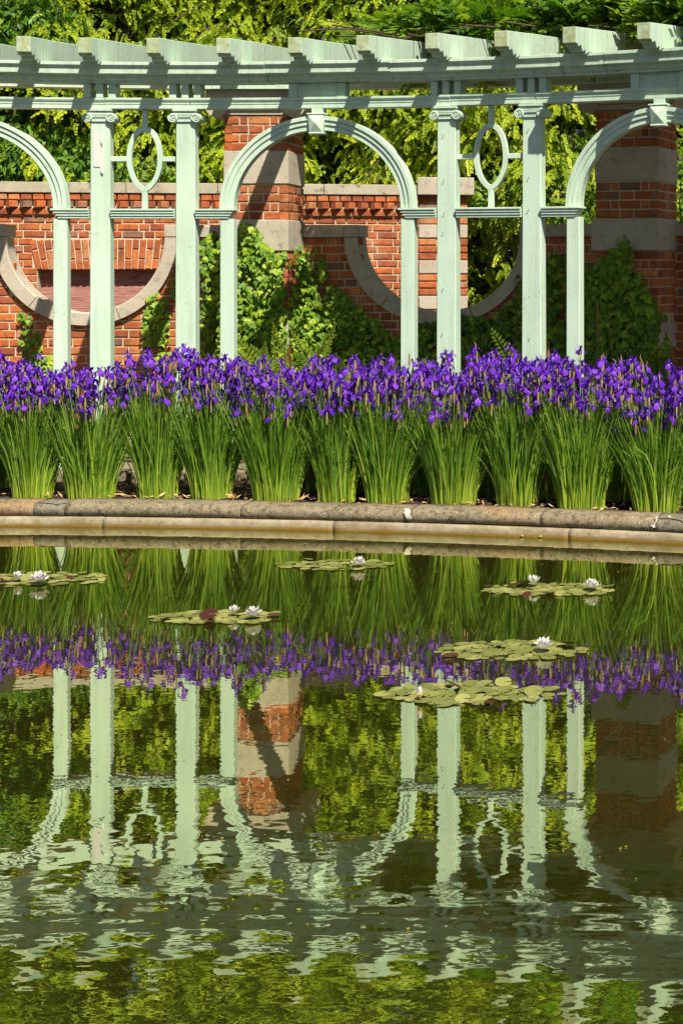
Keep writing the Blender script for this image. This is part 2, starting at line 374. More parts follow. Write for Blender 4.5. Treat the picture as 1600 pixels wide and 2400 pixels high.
me = mesh_from('water', [(-14, -4, 0), (9, -4, 0), (9, 11.2, 0), (-14, 11.2, 0)], [(0, 1, 2, 3)], [WATER])
tag(put('water', me), 'still green pond water mirroring the pergola', kind='structure')
pxs = np.linspace(-900, 2700, 300)
rows = []
for d in np.linspace(0.2, 1.35, 46):
    r = kerb_pts(pxs, d, 0.132); r[:, 2] += rng.normal(0, 0.006, len(pxs)) + 0.012 * np.sin(pxs * 0.11 + d * 17); rows.append(r)
V, P = grid(rows); tag(put('flower_bed', mesh_arrays('flower_bed', V, P, SOIL)), kind='structure')
pg = np.linspace(-900, 2700, 60)
V, P = grid([kerb_pts(pg, d, 0.115) for d in (1.0, 2, 4, 8, 16, 40, 90)])
tag(put('ground', mesh_arrays('ground', V, P, DIRT)), kind='structure')

# kerb round the pond: coping stones on a wet ledge
kerb = thing('pond_kerb', kerb_pts([800], 0.1, 0.0)[0], 'long rounded concrete kerb edging the pond below the irises', 'kerb')
cop = [(0.066, .060), (.034, .066), (.021, .082), (.018, .102), (.024, .124), (.042, .142), (.075, .150), (.15, .152), (.235, .150), (.235, .03), (.066, .03)]
def kerb_run(name, x0, x1, prof, mats, jit=0.0025, n=None, dz=0.0):
    n = n or max(3, int((x1 - x0) / 12)); xs = np.linspace(x0 + 0.9, x1 - 0.9, n)
    R = []
    for d, z in prof:
        wob = rng.normal(0, jit, n); wob = np.convolve(np.pad(wob, 2, 'edge'), [.2, .2, .2, .2, .2], 'valid')
        r = kerb_pts(xs, d + wob, z + dz); r[:, 2] += wob * 0.7; R.append(r)
    return swept(name, np.stack(R, 1), mats, kerb, smooth=True)
cj = [-900, -500, -160, 74, 148, 560, 955, 1262, 1529, 1900, 2300, 2700]
for i in range(len(cj) - 1):
    o = kerb_run('coping_stone', cj[i], cj[i + 1], cop, [CONC_GREY if i in (3, 8) else CONC], dz=rng.normal(0, .0035) - (0.004 if i == 8 else 0))
    if i == 3: o['label'] = 'short grey patched length of coping with a hairline crack'
    if i == 8: o['label'] = 'cracked grey end length of coping with a pale chipped joint'
led = [(-.004, -.3), (-.004, .018), (0, .040), (.006, .054), (.018, .060), (.064, .061), (.064, -.3)]
lj = [-900, -300, 240, 780, 1331, 1800, 2700]
for i in range(len(lj) - 1): kerb_run('ledge_stone', lj[i], lj[i + 1], led, [LEDGE], 0.002)
# cracks and pale chips on the coping
def crack(pts, wd, m, name, z_off=0.0):
    # pts: (px, t) with t the place along the coping profile (1 = bottom of the nose .. 7 = back of the top)
    prof = np.array(cop)
    P = []
    for x, t_ in pts:
        i = int(min(t_, len(cop) - 2)); f = t_ - i; d, z = prof[i] * (1 - f) + prof[i + 1] * f
        P.append(kerb_pts([x], d, z + z_off)[0])
    V, Fs = tube(np.array(P), wd, 5); return put(name, mesh_from(name, V, Fs, [m]), kerb)
DARKCRACK = m_simple('dark_crack', (0.02, 0.016, 0.01), (0.04, 0.03, 0.02), 20)
PALECHIP = m_simple('pale_chip', (0.42, 0.38, 0.29), (0.56, 0.51, 0.41), 60)
crack([(82, 5.6), (100, 5.3), (118, 5.0), (126, 4.8), (135, 5.0), (147, 5.3)], .0022, DARKCRACK, 'crack')
crack([(1540, 5.0), (1552, 5.2), (1560, 5.3), (1572, 5.0), (1588, 4.8), (1602, 3.9), (1620, 3.4)], .0045, DARKCRACK, 'crack')
crack([(1533, 6.0), (1531, 5.2), (1534, 4.4), (1530, 3.4), (1531, 2.4)], .0045, PALECHIP, 'chip')
crack([(1526, 3.6), (1524, 3.0), (1529, 2.4)], .012, PALECHIP, 'chip')
crack([(1561, 6.2), (1559, 5.6)], .007, PALECHIP, 'chip')

# pale dry leaf stuck on the kerb, and two yellow leaves on the ledge
def scrap(name, px, t0, t1, width, m, label, cat, n=9):
    prof = np.array(cop); V = []; Fs = []
    for i in range(n):
        t_ = t0 + (t1 - t0) * i / (n - 1); k = int(t_); f = t_ - k; d, z = prof[k] * (1 - f) + prof[min(k + 1, len(cop) - 1)] * f
        wd = width * (0.25 + 0.9 * math.sin(math.pi * (i + .6) / (n + .3))) * (0.8 + 0.4 * rng.random())
        for j in range(4):
            q = kerb_pts([px + (j - 1.5) / 1.5 * wd - (i - n / 2) * -1.6 + rng.normal(0, 1.2)], d - 0.004 - 0.010 * rng.random(), z + 0.003)[0]; V.append(q)
    for i in range(n - 1):
        for j in range(3): Fs.append((i * 4 + j, i * 4 + j + 1, i * 4 + j + 5, i * 4 + j + 4))
    me = mesh_from(name, V, Fs, [m], True); o = put(name, me)
    s = o.modifiers.new('solid', 'SOLIDIFY'); s.thickness = 0.002
    return tag(o, label, cat)
scrap('dry_leaf', 953, 5.6, 1.6, 7, PALECHIP, 'pale crumpled dry leaf stuck over the kerb nosing', 'leaf')
YEL = m_leaf('fallen_yellow_leaf', (0.30, 0.29, 0.04), (0.42, 0.40, 0.08), None, 0.3)
for x, lab in ((1223, 'small yellow fallen leaf at the waterline, left of two'), (1266, 'small yellow fallen leaf at the waterline, right of two')):
    c = kerb_pts([x], -0.012, 0.012)[0]; V = []; k = 9
    for i in range(k):
        a = 2 * math.pi * i / k; V.append(c + np.array([.012 * math.cos(a), .004 * math.sin(a), .003 * math.sin(a * 2) + .005 * math.sin(a)]))
    V.append(c + np.array([0, 0, .006]))
    me = mesh_from('fallen_leaf', V, [(i, (i + 1) % k, k) for i in range(k)], [YEL]); tag(put('fallen_leaf', me), lab, 'leaf', 'yellow leaves at the waterline')

# ------------------------------------------------------------------ pergola
perg = thing('pergola', arc(np.array([phi_of(741, R0)]), R0, np.array([0.115]))[0],
             'pale green painted wooden pergola with arches, columns and jutting rafters behind the irises', 'pergola')
PA, PO = [PAINT, RAWWOOD], [PAINT_OLD, PAINT_END]
def fpart(name, mb, phi, parent=None, mats=PA, r0=R0, bev=0.003, smooth=False):
    mb.map(bend, phi, r0); o = put(name, fix_normals(mb.mesh(name, mats, smooth)), parent or perg)
    if bev: soften(o, bev)
    return o
# plinth
ph = np.linspace(-0.42, 0.75, 60)
plq = [(-.13, .06), (-.13, .205), (-.12, .215), (.24, .215), (.24, .06)]
pls = np.linspace(-0.42, 0.75, 14)
for a, b in zip(pls[:-1], pls[1:]):
    pp = np.linspace(a + .0003, b - .0003, 6)
    swept('plinth_stone', np.stack([arc(pp, R0 + v, np.zeros(6) + z) for v, z in plq], 1), [CONC], perg)
def volute(mb, cx, z, r, v0, sgn):
    n = 34; th = np.linspace(0.3, 2 * math.pi * 2.15, n); rr = r * (0.14 + 0.80 * th / th[-1])
    path = np.stack([cx + sgn * rr * np.cos(th - math.pi * .15), np.full(n, v0), z + rr * np.sin(th - math.pi * .15)], 1)
    V, Fs = tube(path, np.linspace(r * .10, r * .155, n), 6); mb.add(V, Fs)
    k = 20; ring = [(cx + r * .93 * math.cos(2 * math.pi * i / k), z + r * .93 * math.sin(2 * math.pi * i / k)) for i in range(k)]
    mb.prism(ring, v0 + .004, v0 + .125, 0, ax=1)
    ring = [(cx + r * .17 * math.cos(2 * math.pi * i / 8), z + r * .17 * math.sin(2 * math.pi * i / 8)) for i in range(8)]
    mb.prism(ring, v0 - .006, v0 + .01, 0, ax=1)
ZCAP = 2.881
def column(phi, idx=None):
    mb = MB()
    e = .006; a, d = .077, .107
    ring = [(-a + e, 0), (a - e, 0), (a, e), (a, d - e), (a - e, d), (-a + e, d), (-a, d - e), (-a, e)]
    mb.prism(ring, .31, 2.79, 0, 2, 0.90, (0, d / 2))
    c = fpart('column', mb, phi, bev=0)
    if idx == 0: c['label'] = 'column with a patch of peeled paint below its capital'
    b = MB(); b.box(-.095, .095, -.02, .125, .215, .28); b.box(-.086, .086, -.01, .116, .28, .31, tx=.008); fpart('base_block', b, phi, c)
    m = MB()
    m.box(-.088, .088, -.022, .118, ZCAP - .018, ZCAP - .0015); m.box(-.080, .080, -.014, .112, ZCAP - .028, ZCAP - .018)
    zc = ZCAP - .068
    m.box(-.075, .075, -.012, .110, ZCAP - .046, ZCAP - .028)
    for i in range(9): m.box(-.046 + i * .0105, -.0395 + i * .0105, -.016, 0.0, zc + .004, zc + .02, tx=.0015)
    m.box(-.072, .072, -.006, .108, zc - .028, zc + .022)
    volute(m, -.085, zc, .038, -.022, -1); volute(m, .085, zc, .038, -.022, 1)
    fpart('capital', m, phi, c, bev=0)
    if idx == 0:                                          # peeled paint: bare primer patch with a lifted flap
        p = MB(); p.add([(-.048, -.0008, 2.735), (-.022, -.0008, 2.700), (.030, -.0008, 2.655), (.030, -.0008, 2.42), (.004, -.0008, 2.447), (-.048, -.0008, 2.452),
                         (-.048, .004, 2.735), (-.022, .004, 2.700), (.030, .004, 2.655), (.030, .004, 2.42), (.004, .004, 2.447), (-.048, .004, 2.452)],
                        [(0, 1, 2, 3, 4, 5)] + [(i, (i + 1) % 6, 6 + (i + 1) % 6, 6 + i) for i in range(6)], 1)
        fpart('bare_patch', p, phi, c, bev=0)
        p = MB(); p.add([(.004, -.005, 2.675), (.030, -.005, 2.66), (.026, -.014, 2.625), (.010, -.013, 2.63), (.022, -.010, 2.600)], [(0, 1, 2, 3), (3, 2, 4)]); fpart('paint_flap', p, phi, c, bev=0)
        p = MB(); p.add([(.006, -.004, 2.452), (.032, -.004, 2.42), (.026, -.012, 2.395), (.010, -.011, 2.41)], [(0, 1, 2, 3)]); fpart('paint_flap', p, phi, c, bev=0)
    if idx in (2, 3):
        for u, z in ([(-.018, 2.67), (-.016, 2.34), (-.014, 2.10), (-.02, 1.96), (-.022, 1.55), (-.028, 1.22)] if idx == 2 else [(-.02, 2.70), (-.02, 2.35), (-.02, 2.12), (-.01, 1.20)]):
            h = MB(); path = np.array([(u, .004, z), (u, -.014, z + .002), (u - .003, -.011, z - .001), (u + .006, -.012, z + .001)])
            V, Fs = tube(path, .0022, 5); h.add(V, Fs); fpart('hook', h, phi, c, [RUST], bev=0)
    return c
def post(phi):
    mb = MB(); e = .005; a, d = .052, .092
    ring = [(-a + e, .004), (a - e, .004), (a, e + .004), (a, d - e), (a - e, d), (-a + e, d), (-a, d - e), (-a, e + .004)]
    mb.prism(ring, .30, 2.066, 0, 2, 0.97, (0, d / 2)); p = fpart('arch_post', mb, phi, bev=0)
    b = MB(); b.box(-.066, .066, -.012, .106, .215, .30); fpart('base_block', b, phi, p)
def rail(phi0, phi1, ov0=0.0, ov1=0.0):                    # moulded impost rail between two places
    L = (phi1 - phi0) * R0; mb = MB()
    for z0, z1, v, o in ((2.124, 2.140, -.026, 1.0), (2.104, 2.124, -.018, .7), (2.084, 2.104, -.011, .45), (2.066, 2.084, -.004, .25)):
        mb.box(-L / 2 - ov0 * o, L / 2 + ov1 * o, v, .098, z0 + .0008, z1 - .0008)
    fpart('impost_rail', mb, (phi0 + phi1) / 2, bev=.002)
def oval(phi):
    n = 48; th = np.linspace(0, 2 * math.pi, n, endpoint=False); zc = 2.511; V = []
    sx = np.cos(th); sz = np.sin(th)
    lo = sz < 0
    fx = np.where(lo, np.sign(sx) * np.abs(sx) ** 1.25, sx)
    prof = [(0, .035), (0, .070), (1, .070), (1, .035)]
    rings = []
    for k in range(n):
        R = []
        for i, v in prof:
            rx, rz = (.131, .245) if i else (.095, .205)
            R.append((fx[k] * rx, v, zc + sz[k] * rz))
        rings.append(R)
    rings = np.array(rings); k = 4
    Fs = [(i * k + j, i * k + (j + 1) % k, ((i + 1) % n) * k + (j + 1) % k, ((i + 1) % n) * k + j) for i in range(n) for j in range(k)]
    mb = MB(); mb.add(rings.reshape(-1, 3), Fs); o = fpart('oval_ornament', mb, phi, bev=.002)
    for q in ((-.019, .019, .036, .069, zc + .243, 2.880), (-.020, .020, .036, .069, 2.1405, zc - .238), (-.262, -.1295, .036, .069, zc - .019, zc + .019), (.1295, .262, .036, .069, zc - .019, zc + .019)):
        b = MB(); b.box(*q); fpart('ornament_bar', b, phi, o)
def arch(phi, hw=.667):
    n = 49; th = np.linspace(0, math.pi, n); ri = hw - .052; dr = .104
    prof = [(dr, .086), (dr, -.016), (dr - .030, -.016), (dr - .033, -.005), (dr - .064, -.005), (dr - .067, .006), (0, .006), (0, .086)]
    rings = np.array([[((ri + r) * math.cos(t_), v, 2.1405 + (0.578 + r) * math.sin(t_)) for r, v in prof] for t_ in th])
    mb = MB(); V, Fs = sweep(rings); mb.add(V, Fs); a = fpart('arch', mb, phi, bev=.002)
    z0 = 2.1405 + .578
    k = MB()
    A = [(-.052, z0 - .018), (.052, z0 - .018), (.064, z0 + .112), (-.064, z0 + .112)]
    V = [(x, -.028, z) for x, z in A] + [(x, .08, z) for x, z in A] + [(0, -.058, z0 + .050)]
    k.add(V, [(0, 1, 8), (1, 2, 8), (2, 3, 8), (3, 0, 8), (1, 0, 4, 5), (2, 1, 5, 6), (3, 2, 6, 7), (0, 3, 7, 4), (7, 6, 5, 4)])
    k.box(-.072, .072, -.036, .08, z0 + .112, z0 + .124); k.box(-.057, .057, -.036, .08, z0 - .030, z0 - .0185)
    k.box(-.043, .043, -.006, .08, z0 + .124, 2.8805)
    fpart('keystone', k, phi, a)
    # frieze panel over the arch
    f = MB(); zb, zt = 2.9605, 3.0665
    f.box(-.215, .215, .012, .085, zb, zt); f.box(-.215, -.150, -.008, .012, zb, zt); f.box(.150, .215, -.008, .012, zb, zt)
    f.box(-.150, .150, -.002, .012, zt - .010, zt); f.box(-.150, .150, -.002, .012, zb, zb + .008)
    fpart('frieze_panel', f, phi)
def brackets(phi):
    for u in (-.090, 0, .090):
        b = MB(); b.box(u - .025, u + .025, -.012, .10, 2.9605, 3.0665); fpart('bracket_block', b, phi)
pair_px = [((141, 234.5), (434, 531)), ((953, 1044.5), (1244, 1341))]
pairs = []
for (p0, c0), (c1, p1) in pair_px: pairs.append([phi_of(p0, R0), phi_of(c0, R0), phi_of(c1, R0), phi_of(p1, R0)])
per = pairs[1][0] - pairs[0][0]
pairs = [[v - per for v in pairs[0]]] + pairs + [[v + per for v in pairs[1]]]
cid = {1: (0, 1), 2: (2, 3)}
for i, (a, b, c, d) in enumerate(pairs):
    ids = cid.get(i, (None, None))
    column(b, ids[0]); column(c, ids[1]); post(a); post(d)
    rail(a, b - .077 / R0, .064, -.001); rail(b + .077 / R0, c - .077 / R0, -.001, -.001); rail(c + .077 / R0, d, -.001, .064)
    oval((b + c) / 2); brackets(b); brackets(c)
for i in range(3):
    a0, a1 = pairs[i][3], pairs[i + 1][0]
    arch((a0 + a1) / 2, (a1 - a0) * R0 / 2)
PHI0, PHI1 = pairs[0][0] - .02, pairs[-1][3] + .02
archp = [(-.004, 2.881), (-.004, 2.912), (-.008, 2.914), (-.008, 2.930), (-.013, 2.933), (-.020, 2.946), (-.020, 2.960), (.10, 2.960), (.10, 2.881)]
corn = [(.10, 3.067), (-.030, 3.067), (-.030, 3.083), (-.052, 3.094), (-.060, 3.124), (-.108, 3.127), (-.110, 3.164), (-.114, 3.167), (-.124, 3.184), (-.130, 3.188), (-.130, 3.211), (.10, 3.214)]
def run(name, prof, cuts, mats, jz=.0012, rr=R0):
    for a, b in zip(cuts[:-1], cuts[1:]):
        n = max(4, int((b - a) / .02)); pp = np.linspace(a + .00012, b - .00012, n); dz = rng.normal(0, jz); dv = rng.normal(0, jz)
        wob = np.cumsum(rng.normal(0, .0006, n)); wob -= np.linspace(wob[0], wob[-1], n)
        o = swept(name, np.stack([arc(pp, rr + v + dv, z + dz + (wob if z > 3.1 else 0 * wob)) for v, z in prof], 1), mats, perg); soften(o, .002)
cuts = [PHI0] + [pairs[i][j] + .004 for i in range(4) for j in (1, 2)] + [PHI1]
run('architrave', archp, cuts, [PAINT])
cc = [PHI0] + sorted([pairs[i][2] + o for i in range(4) for o in (-.21, -.11, .028)]) + [PHI1]
cc = sorted(c for c in cc if PHI0 <= c <= PHI1)
run('cornice', corn, cc, [PAINT_OLD], .0018)
# rear beam
run('rear_beam', [(1.80, 3.243), (1.80, 3.40), (1.92, 3.412), (1.92, 3.243)], [PHI0, -.20, -.035, .085, .22, .33, PHI1], [PAINT])
# rafters
VT = -.37
def zb(v): return 3.222 + .10 * v
def rafter(phi, yaw):
    top = lambda v: zb(v) + .165
    tz = top(VT)
    und = [(-.37, -.110), (-.335, -.114), (-.331, -.124), (-.312, -.130), (-.300, -.120), (-.288, -.114), (-.275, -.117), (-.264, -.130), (-.254, -.147), (-.242, -.156), (-.230, -.150), (-.220, -.140), (-.210, -.138), (-.200, -.146), (-.190, -.168)]
    ring = [(VT, tz)] + [(v, tz + dz) for v, dz in und] + [(-.142, zb(-.142)), (2.32, zb(2.32)), (2.32, top(2.32)), (.9, top(.9) + rng.normal(0, .004)), (.2, top(.2) + rng.normal(0, .003))]
    hw = .0475 * rng.uniform(.96, 1.05); mb = MB(); mb.prism([(v, z) for v, z in ring], -hw, hw, 0, ax=0)
    n = len(ring); mb.M[0] = 1; mb.M[1] = 1; mb.M[2] = 1
    V = mb.V[0]; V[:, 0] += yaw * (V[:, 1] - VT); V[:, 2] += rng.normal(0, .003)
    V = flat(V, phi, R0); mb.V = [V]
    o = put('rafter', fix_normals(mb.mesh('rafter', PO)), perg); soften(o, .003); return o
rpx = [40, 182, 343, 507, 674.5, 834, 995, 1157, 1317, 1491]
rph = [phi_of(x + 15.5, R0 + VT) for x in rpx]
rph = [rph[0] - .0525 * k for k in (4, 3, 2, 1)] + rph + [rph[-1] + .0525 * k for k in range(1, 7)]
for p_ in rph: rafter(p_, rng.normal(0, .012))

# ------------------------------------------------------------------ bricks
def brick_mesh(l, h, d, nm):
    e = .006; j = lambda: rng.normal(0, .0012)
    a, b = l / 2, h
    V = [(-a + j(), e, 0 + j()), (a + j(), e, j()), (a + j(), e, b + j()), (-a + j(), e, b + j()),
         (-a + e + j(), j(), e + j()), (a - e + j(), j(), e + j()), (a - e + j(), j(), b - e + j()), (-a + e + j(), j(), b - e + j()),
         (-a, d, 0), (a, d, 0), (a, d, b), (-a, d, b)]
    Fs = [(4, 5, 6, 7), (0, 1, 5, 4), (1, 2, 6, 5), (2, 3, 7, 6), (3, 0, 4, 7), (1, 0, 8, 9), (2, 1, 9, 10), (3, 2, 10, 11), (0, 3, 11, 8)]
    return np.array(V), Fs
BV = [brick_mesh(1.0 * .2, .063, .07, 's') for _ in range(5)]
HV = [brick_mesh(.096, .063, .07, 'h') for _ in range(5)]
BM = [mesh_from('brick', v, f, [BRICK]) for v, f in BV]; HM = [mesh_from('brick', v, f, [BRICK]) for v, f in HV]
class Bricks:
    """bricks of one thing: the ones that show are objects, the hidden rest one mass"""
    def __init__(s, root): s.root = root; s.items = []
    def add(s, pos, rz, l, h=.063, show=True, tilt=0.0):
        s.items.append((np.array(pos), rz, l, h, show, tilt))
    def build(s, limit=300):
        rl = np.array(s.root.location); rest = MB(); n = 0
        for pos, rz, l, h, show, tilt in s.items:
            big = l > .14; k = rng.integers(5); L = .2 if big else .096
            if show and n < limit:
                n += 1; o = bpy.data.objects.new('brick', (BM if big else HM)[k]); col.objects.link(o); o.parent = s.root
                o.location = tuple(pos - rl); o.rotation_euler = (rng.normal(0, .008), tilt, rz); o.scale = (l / L, 1, h / .063)
            else:
                v, f = (BV if big else HV)[k]; v = v * np.array([l / L, 1, h / .063])
                if tilt: v = v @ np.array(Matrix.Rotation(tilt, 3, 'Y')).T
                c, s_ = math.cos(rz), math.sin(rz)
                rest.add(np.stack([v[:, 0] * c - v[:, 1] * s_, v[:, 0] * s_ + v[:, 1] * c, v[:, 2]], 1) + pos, f)
        if rest.n: tag(put('brick_mass', rest.mesh('brick_mass', [BRICK_ISL]), s.root), kind='stuff')
        return n
CRS = .0757
def proj(p): return XP + F * p[0] / p[1], HZ + F * (HC - p[2]) / p[1]

# far wall
AL = math.atan(.154); WO = np.array([-3.37, 15.5]); WT = np.array([math.cos(AL), math.sin(AL)]); WNn = np.array([-math.sin(AL), math.cos(AL)])
def fw(u, v, z): q = WO + WT * u + WNn * v; return np.array([q[0], q[1], z])
def fw_u(x):
    k = (x - XP) / F; Y = 16.019 / (1 - .154 * k); return (k * Y + 3.37) / math.cos(AL)
def fw_box(name, u0, u1, v0, v1, z0, z1, m, parent, bev=.004):
    mb = MB(); mb.box(u0, u1, v0, v1, z0, z1); V = mb.V[0]; mb.V = [np.array([fw(*p) for p in V])]
    o = put(name, mb.mesh(name, [m]), parent); soften(o, bev) if bev else None; return o
farw = thing('garden_wall', fw(-1.5, 0.1, .115), 'tall red brick garden wall with toothed courses and stone coping beyond the pergola', 'wall')
uL, uR, uQ = fw_u(-260), fw_u(1095), fw_u(981)
n0, n1 = fw_u(88), fw_u(455); NZ1, NZ2 = 1.676, 1.986
VM = .010                                              # mortar lies this far behind the brick faces
fw_box('mortar_core', uL, n0, VM, .30, .115, 2.46, MORTAR, farw, 0); fw_box('mortar_core', n1, uR - .01, VM, .30, .115, 2.46, MORTAR, farw, 0)
fw_box('mortar_core', n0, n1, VM, .30, NZ1 + .004, 2.46, MORTAR, farw, 0); fw_box('mortar_core', n0, n1, VM, .30, .115, .9, MORTAR, farw, 0)
fw_box('niche_panel', n0, n1, .13, .17, .9, NZ1 + .004, PANEL, farw, 0)
for a in range(7):
    uu = n0 + (n1 - n0) * (a + 1) / 8
cps = [uL, fw_u(-60), fw_u(165), fw_u(298), fw_u(512), fw_u(760), uQ]
for a, b in zip(cps[:-1], cps[1:]): fw_box('coping_stone', a + .003, b - .003, -.055, .35, 2.461, 2.569, STONE_MOSSY, farw)
fw_box('cap_stone', uQ - .012, fw_u(1110), -.085, .37, 2.464, 2.650, STONE, farw, .006)
def in_dip(x, y):
    return ((x - 205) / 190) ** 2 + ((y - 557) / 190) ** 2 < 1 or ((x - 1030) / 205) ** 2 + ((y - 557) / 185) ** 2 < 1
COLS = [(120, 168), (205, 270), (403, 470), (510, 558), (930, 982), (1012, 1085), (1214, 1285), (1320, 1372)]
def seen_far(x, y, hw=10):
    if x < -15 or x > 1612: return False
    if any(a - 2 < x - hw and x + hw < b + 2 for a, b in COLS): return False
    if 524 < x - hw and x + hw < 704: return False
    return y < 534 or in_dip(x, y)
FB = Bricks(farw)
def fw_row(z, u0, u1, pat, start, proud=0.0, jt=.0125, rz=0.0):
    u = u0 - start; k = 0
    while u < u1:
        l = pat[k % len(pat)]; k += 1; a, b = max(u, u0), min(u + l, u1)
        if b - a > .03:
            p = fw((a + b) / 2, -proud + rng.normal(0, .0015), z); x, y = proj(p + np.array([0, 0, .03]))
            FB.add(p, AL, b - a, show=seen_far(x, y, (b - a) * 110))
        u += l + jt
fw_row(2.390, uL, uQ, [.105], .03, .040)
u = uL                                                  # dog-tooth course: headers set on the diagonal
zt = 2.310
while u < uQ - .05:
    p = fw(u, -.058, zt); x, y = proj(p); FB.add(p + np.array([0, 0, .001]), AL + math.radians(45), .096, .068, show=seen_far(x, y)); u += .134
fw_row(2.236, uL, uQ, [.2], .1, .026, .012)
row = 0; z = 2.236 - CRS
while z > .75:
    pat, st = ([.2, .096], 0.0) if row % 2 == 0 else ([.096, .2], .154 - .048 + .052)
    zones = [(uL, n0 - .004), (n1 + .004, uQ - .004)] if z < NZ1 - .03 else ([(uL, fw_u(76)), (fw_u(470), uQ - .004)] if z < NZ2 - .02 else [(uL, uQ - .004)])
    for a, b in zones: fw_row(z, a, b, pat, st + .31 - ((a - uL) % .321 if a > uL else 0) if False else (st + ((a - uL) % .321)) % .321)
    row += 1; z -= CRS
# flat arch of soldier bricks over the niche
uc = (n0 + n1) / 2; nv = 24; wv_ = (n1 - n0 + .06) / nv
for i in range(nv):
    u_b = n0 - .02 + wv_ * (i + .5); lean = (u_b - uc) / (n1 - n0) * 0.42
    sp = [(0, .198), (.210, .096)] if i % 2 == 0 else [(0, .096), (.108, .198)]
    for a, l in sp:
        p = fw(u_b + (a + l / 2) * math.tan(lean), -.002, NZ1 + .004 + a + l / 2); x, y = proj(p)
        FB.add(p + np.array([0, 0, 0]) - np.array([math.sin(math.pi / 2 + lean) * 0, 0, 0]) + np.array(fw(.0315, 0, 0) - fw(0, 0, 0)) * np.array([1, 1, 0]) * -1 * -1,
               AL, l, .058, show=seen_far(x, y), tilt=-math.pi / 2 + lean)
# quoin pier at the wall's end
ql = uR - uQ
zq = 2.464 - .074
for r in range(22):
    zz = 2.39 - r * CRS
    p = fw(0, 0, zz); 
    st = [(4, 5), (9, 10), (14, 15), (19, 20)]
    if any(r == a for a, b in st):
        fw_box('quoin_stone', uQ + .002, uR, -.012, .31, zz - CRS + .003, zz + CRS - .012, STONE, farw); continue
    if any(r == b for a, b in st): continue
    pat = [ql * .36, .062, ql - ql * .36 - .062 - .15 - .0375, .15] if r % 2 == 0 else [ql - .165, .152]
    fw_row(zz, uQ, uR, pat, 0, .008)
print('far wall bricks', FB.build(300))

# low wall with round dips, and the piers
RW = 11.88
lowp = arc(np.array([0.06]), RW, np.array([.115]))[0]
low = thing('low_wall', lowp, 'low brick wall with half-round stone-lined dips, behind the pergola', 'wall')
ZC, ZCT = 1.974, 2.085
dips = [(phi_of(205, RW), .79, .79), (phi_of(1030, RW), .865, .785)]
dips = [(dips[0][0] - .285, .79, .79)] + dips + [(dips[1][0] + .285, .85, .79)]
def top(phi):
    for c, rx, rz in dips:
        q = (phi - c) * RW / (rx - .06)
        if abs(q) < 1: return ZC - (rz - .06) * math.sqrt(1 - q * q)
    return ZC
pp = np.linspace(-.34, .52, 420); tp = np.array([top(p) for p in pp])
rings = np.stack([arc(pp, RW + .010, np.zeros(420) + .1), arc(pp, RW + .010, tp), arc(pp, RW + .27, tp), arc(pp, RW + .27, np.zeros(420) + .1)], 1)
swept('mortar_core', rings, [MORTAR], low)
for c, rx, rz in dips:
    js = [-90, -38, 22, 90]
    for a, b in zip(js[:-1], js[1:]):
        th = np.radians(np.linspace(a + .25, b - .25, 20)); rr = []
        for t_ in th:
            R = []
            for r, v in [(0, -.045), (-.105, -.045), (-.116, -.035), (-.116, .010), (-.100, .030), (-.100, .32), (0, .32)]:
                R.append(arc(np.array([c + (rx + r) * math.sin(t_) / RW]), RW + v, np.array([ZC - (rz + r) * math.cos(t_)]))[0])
            rr.append(R)
        o = swept('dip_stone', rr, [STONE], low)
    for s in (-1, 1):
        a, b = sorted((c + s * (rx + .002) / RW, c + s * (rx - .116) / RW)); q = np.linspace(a, b, 3)
        o = swept('dip_stone', np.stack([arc(q, RW + v, np.zeros(3) + z) for v, z in ((-.048, ZC + .002), (-.048, ZCT), (.32, ZCT), (.32, ZC + .002))], 1), [STONE], low); soften(o, .005)
pier_px = [600, 1467]
RP = 11.38
pier_ph = [phi_of(x, RP) for x in pier_px]
flats = []
for i in range(len(dips) - 1):
    a = dips[i][0] + dips[i][1] / RW; b = dips[i + 1][0] - dips[i + 1][1] / RW
    n = 3; e = np.linspace(a + .0004, b - .0004, n + 1)
    for k in range(n):
        q = np.linspace(e[k] + .0001, e[k + 1] - .0001, 4)
        o = swept('coping_stone', np.stack([arc(q, RW + v, np.zeros(4) + z) for v, z in ((-.042, ZC), (-.042, ZCT - .012), (-.030, ZCT - .001), (.31, ZCT - .001), (.31, ZC))], 1), [STONE], low); soften(o, .004)
LB = Bricks(low)
IVYPOLY = [[(478, 860), (482, 640), (505, 575), (560, 540), (640, 560), (700, 600), (745, 640), (752, 690), (800, 720), (905, 730), (1000, 760), (1000, 900)], [(1290, 900), (1290, 640), (1400, 600), (1450, 580), (1530, 680), (1550, 760), (1560, 900)]]
def inpoly(x, y, P):
    c = False; j = len(P) - 1
    for i in range(len(P)):
        if (P[i][1] > y) != (P[j][1] > y) and x < (P[j][0] - P[i][0]) * (y - P[i][1]) / (P[j][1] - P[i][1]) + P[i][0]: c = not c
        j = i
    return c
row = 0; z = ZC - CRS + .010
while z > .2:
    u = -.33 * RW + (0 if row % 2 == 0 else .16); k = 0
    while u < .5 * RW:
        l = (.2, .096)[k % 2]; k += 1; ph_ = (u + l / 2) / RW; t_ = top(ph_)
        if z + .04 < t_ + (0.0 if t_ > ZC - .01 else -.02):
            p = arc(np.array([ph_]), RW + rng.normal(0, .0015), np.array([z]))[0]; x, y = proj(p + np.array([0, 0, .03]))
            hid = any(abs(ph_ - q) < .27 / RW for q in pier_ph) or any(a < x - 12 and x + 12 < b for a, b in COLS) or any(inpoly(x, y, P) for P in IVYPOLY)
            LB.add(p, -ph_, l, show=(-12 < x < 1612 and y < 850 and not hid))
        u += l + .0125
    row += 1; z -= CRS
print('low wall bricks', LB.build(300))
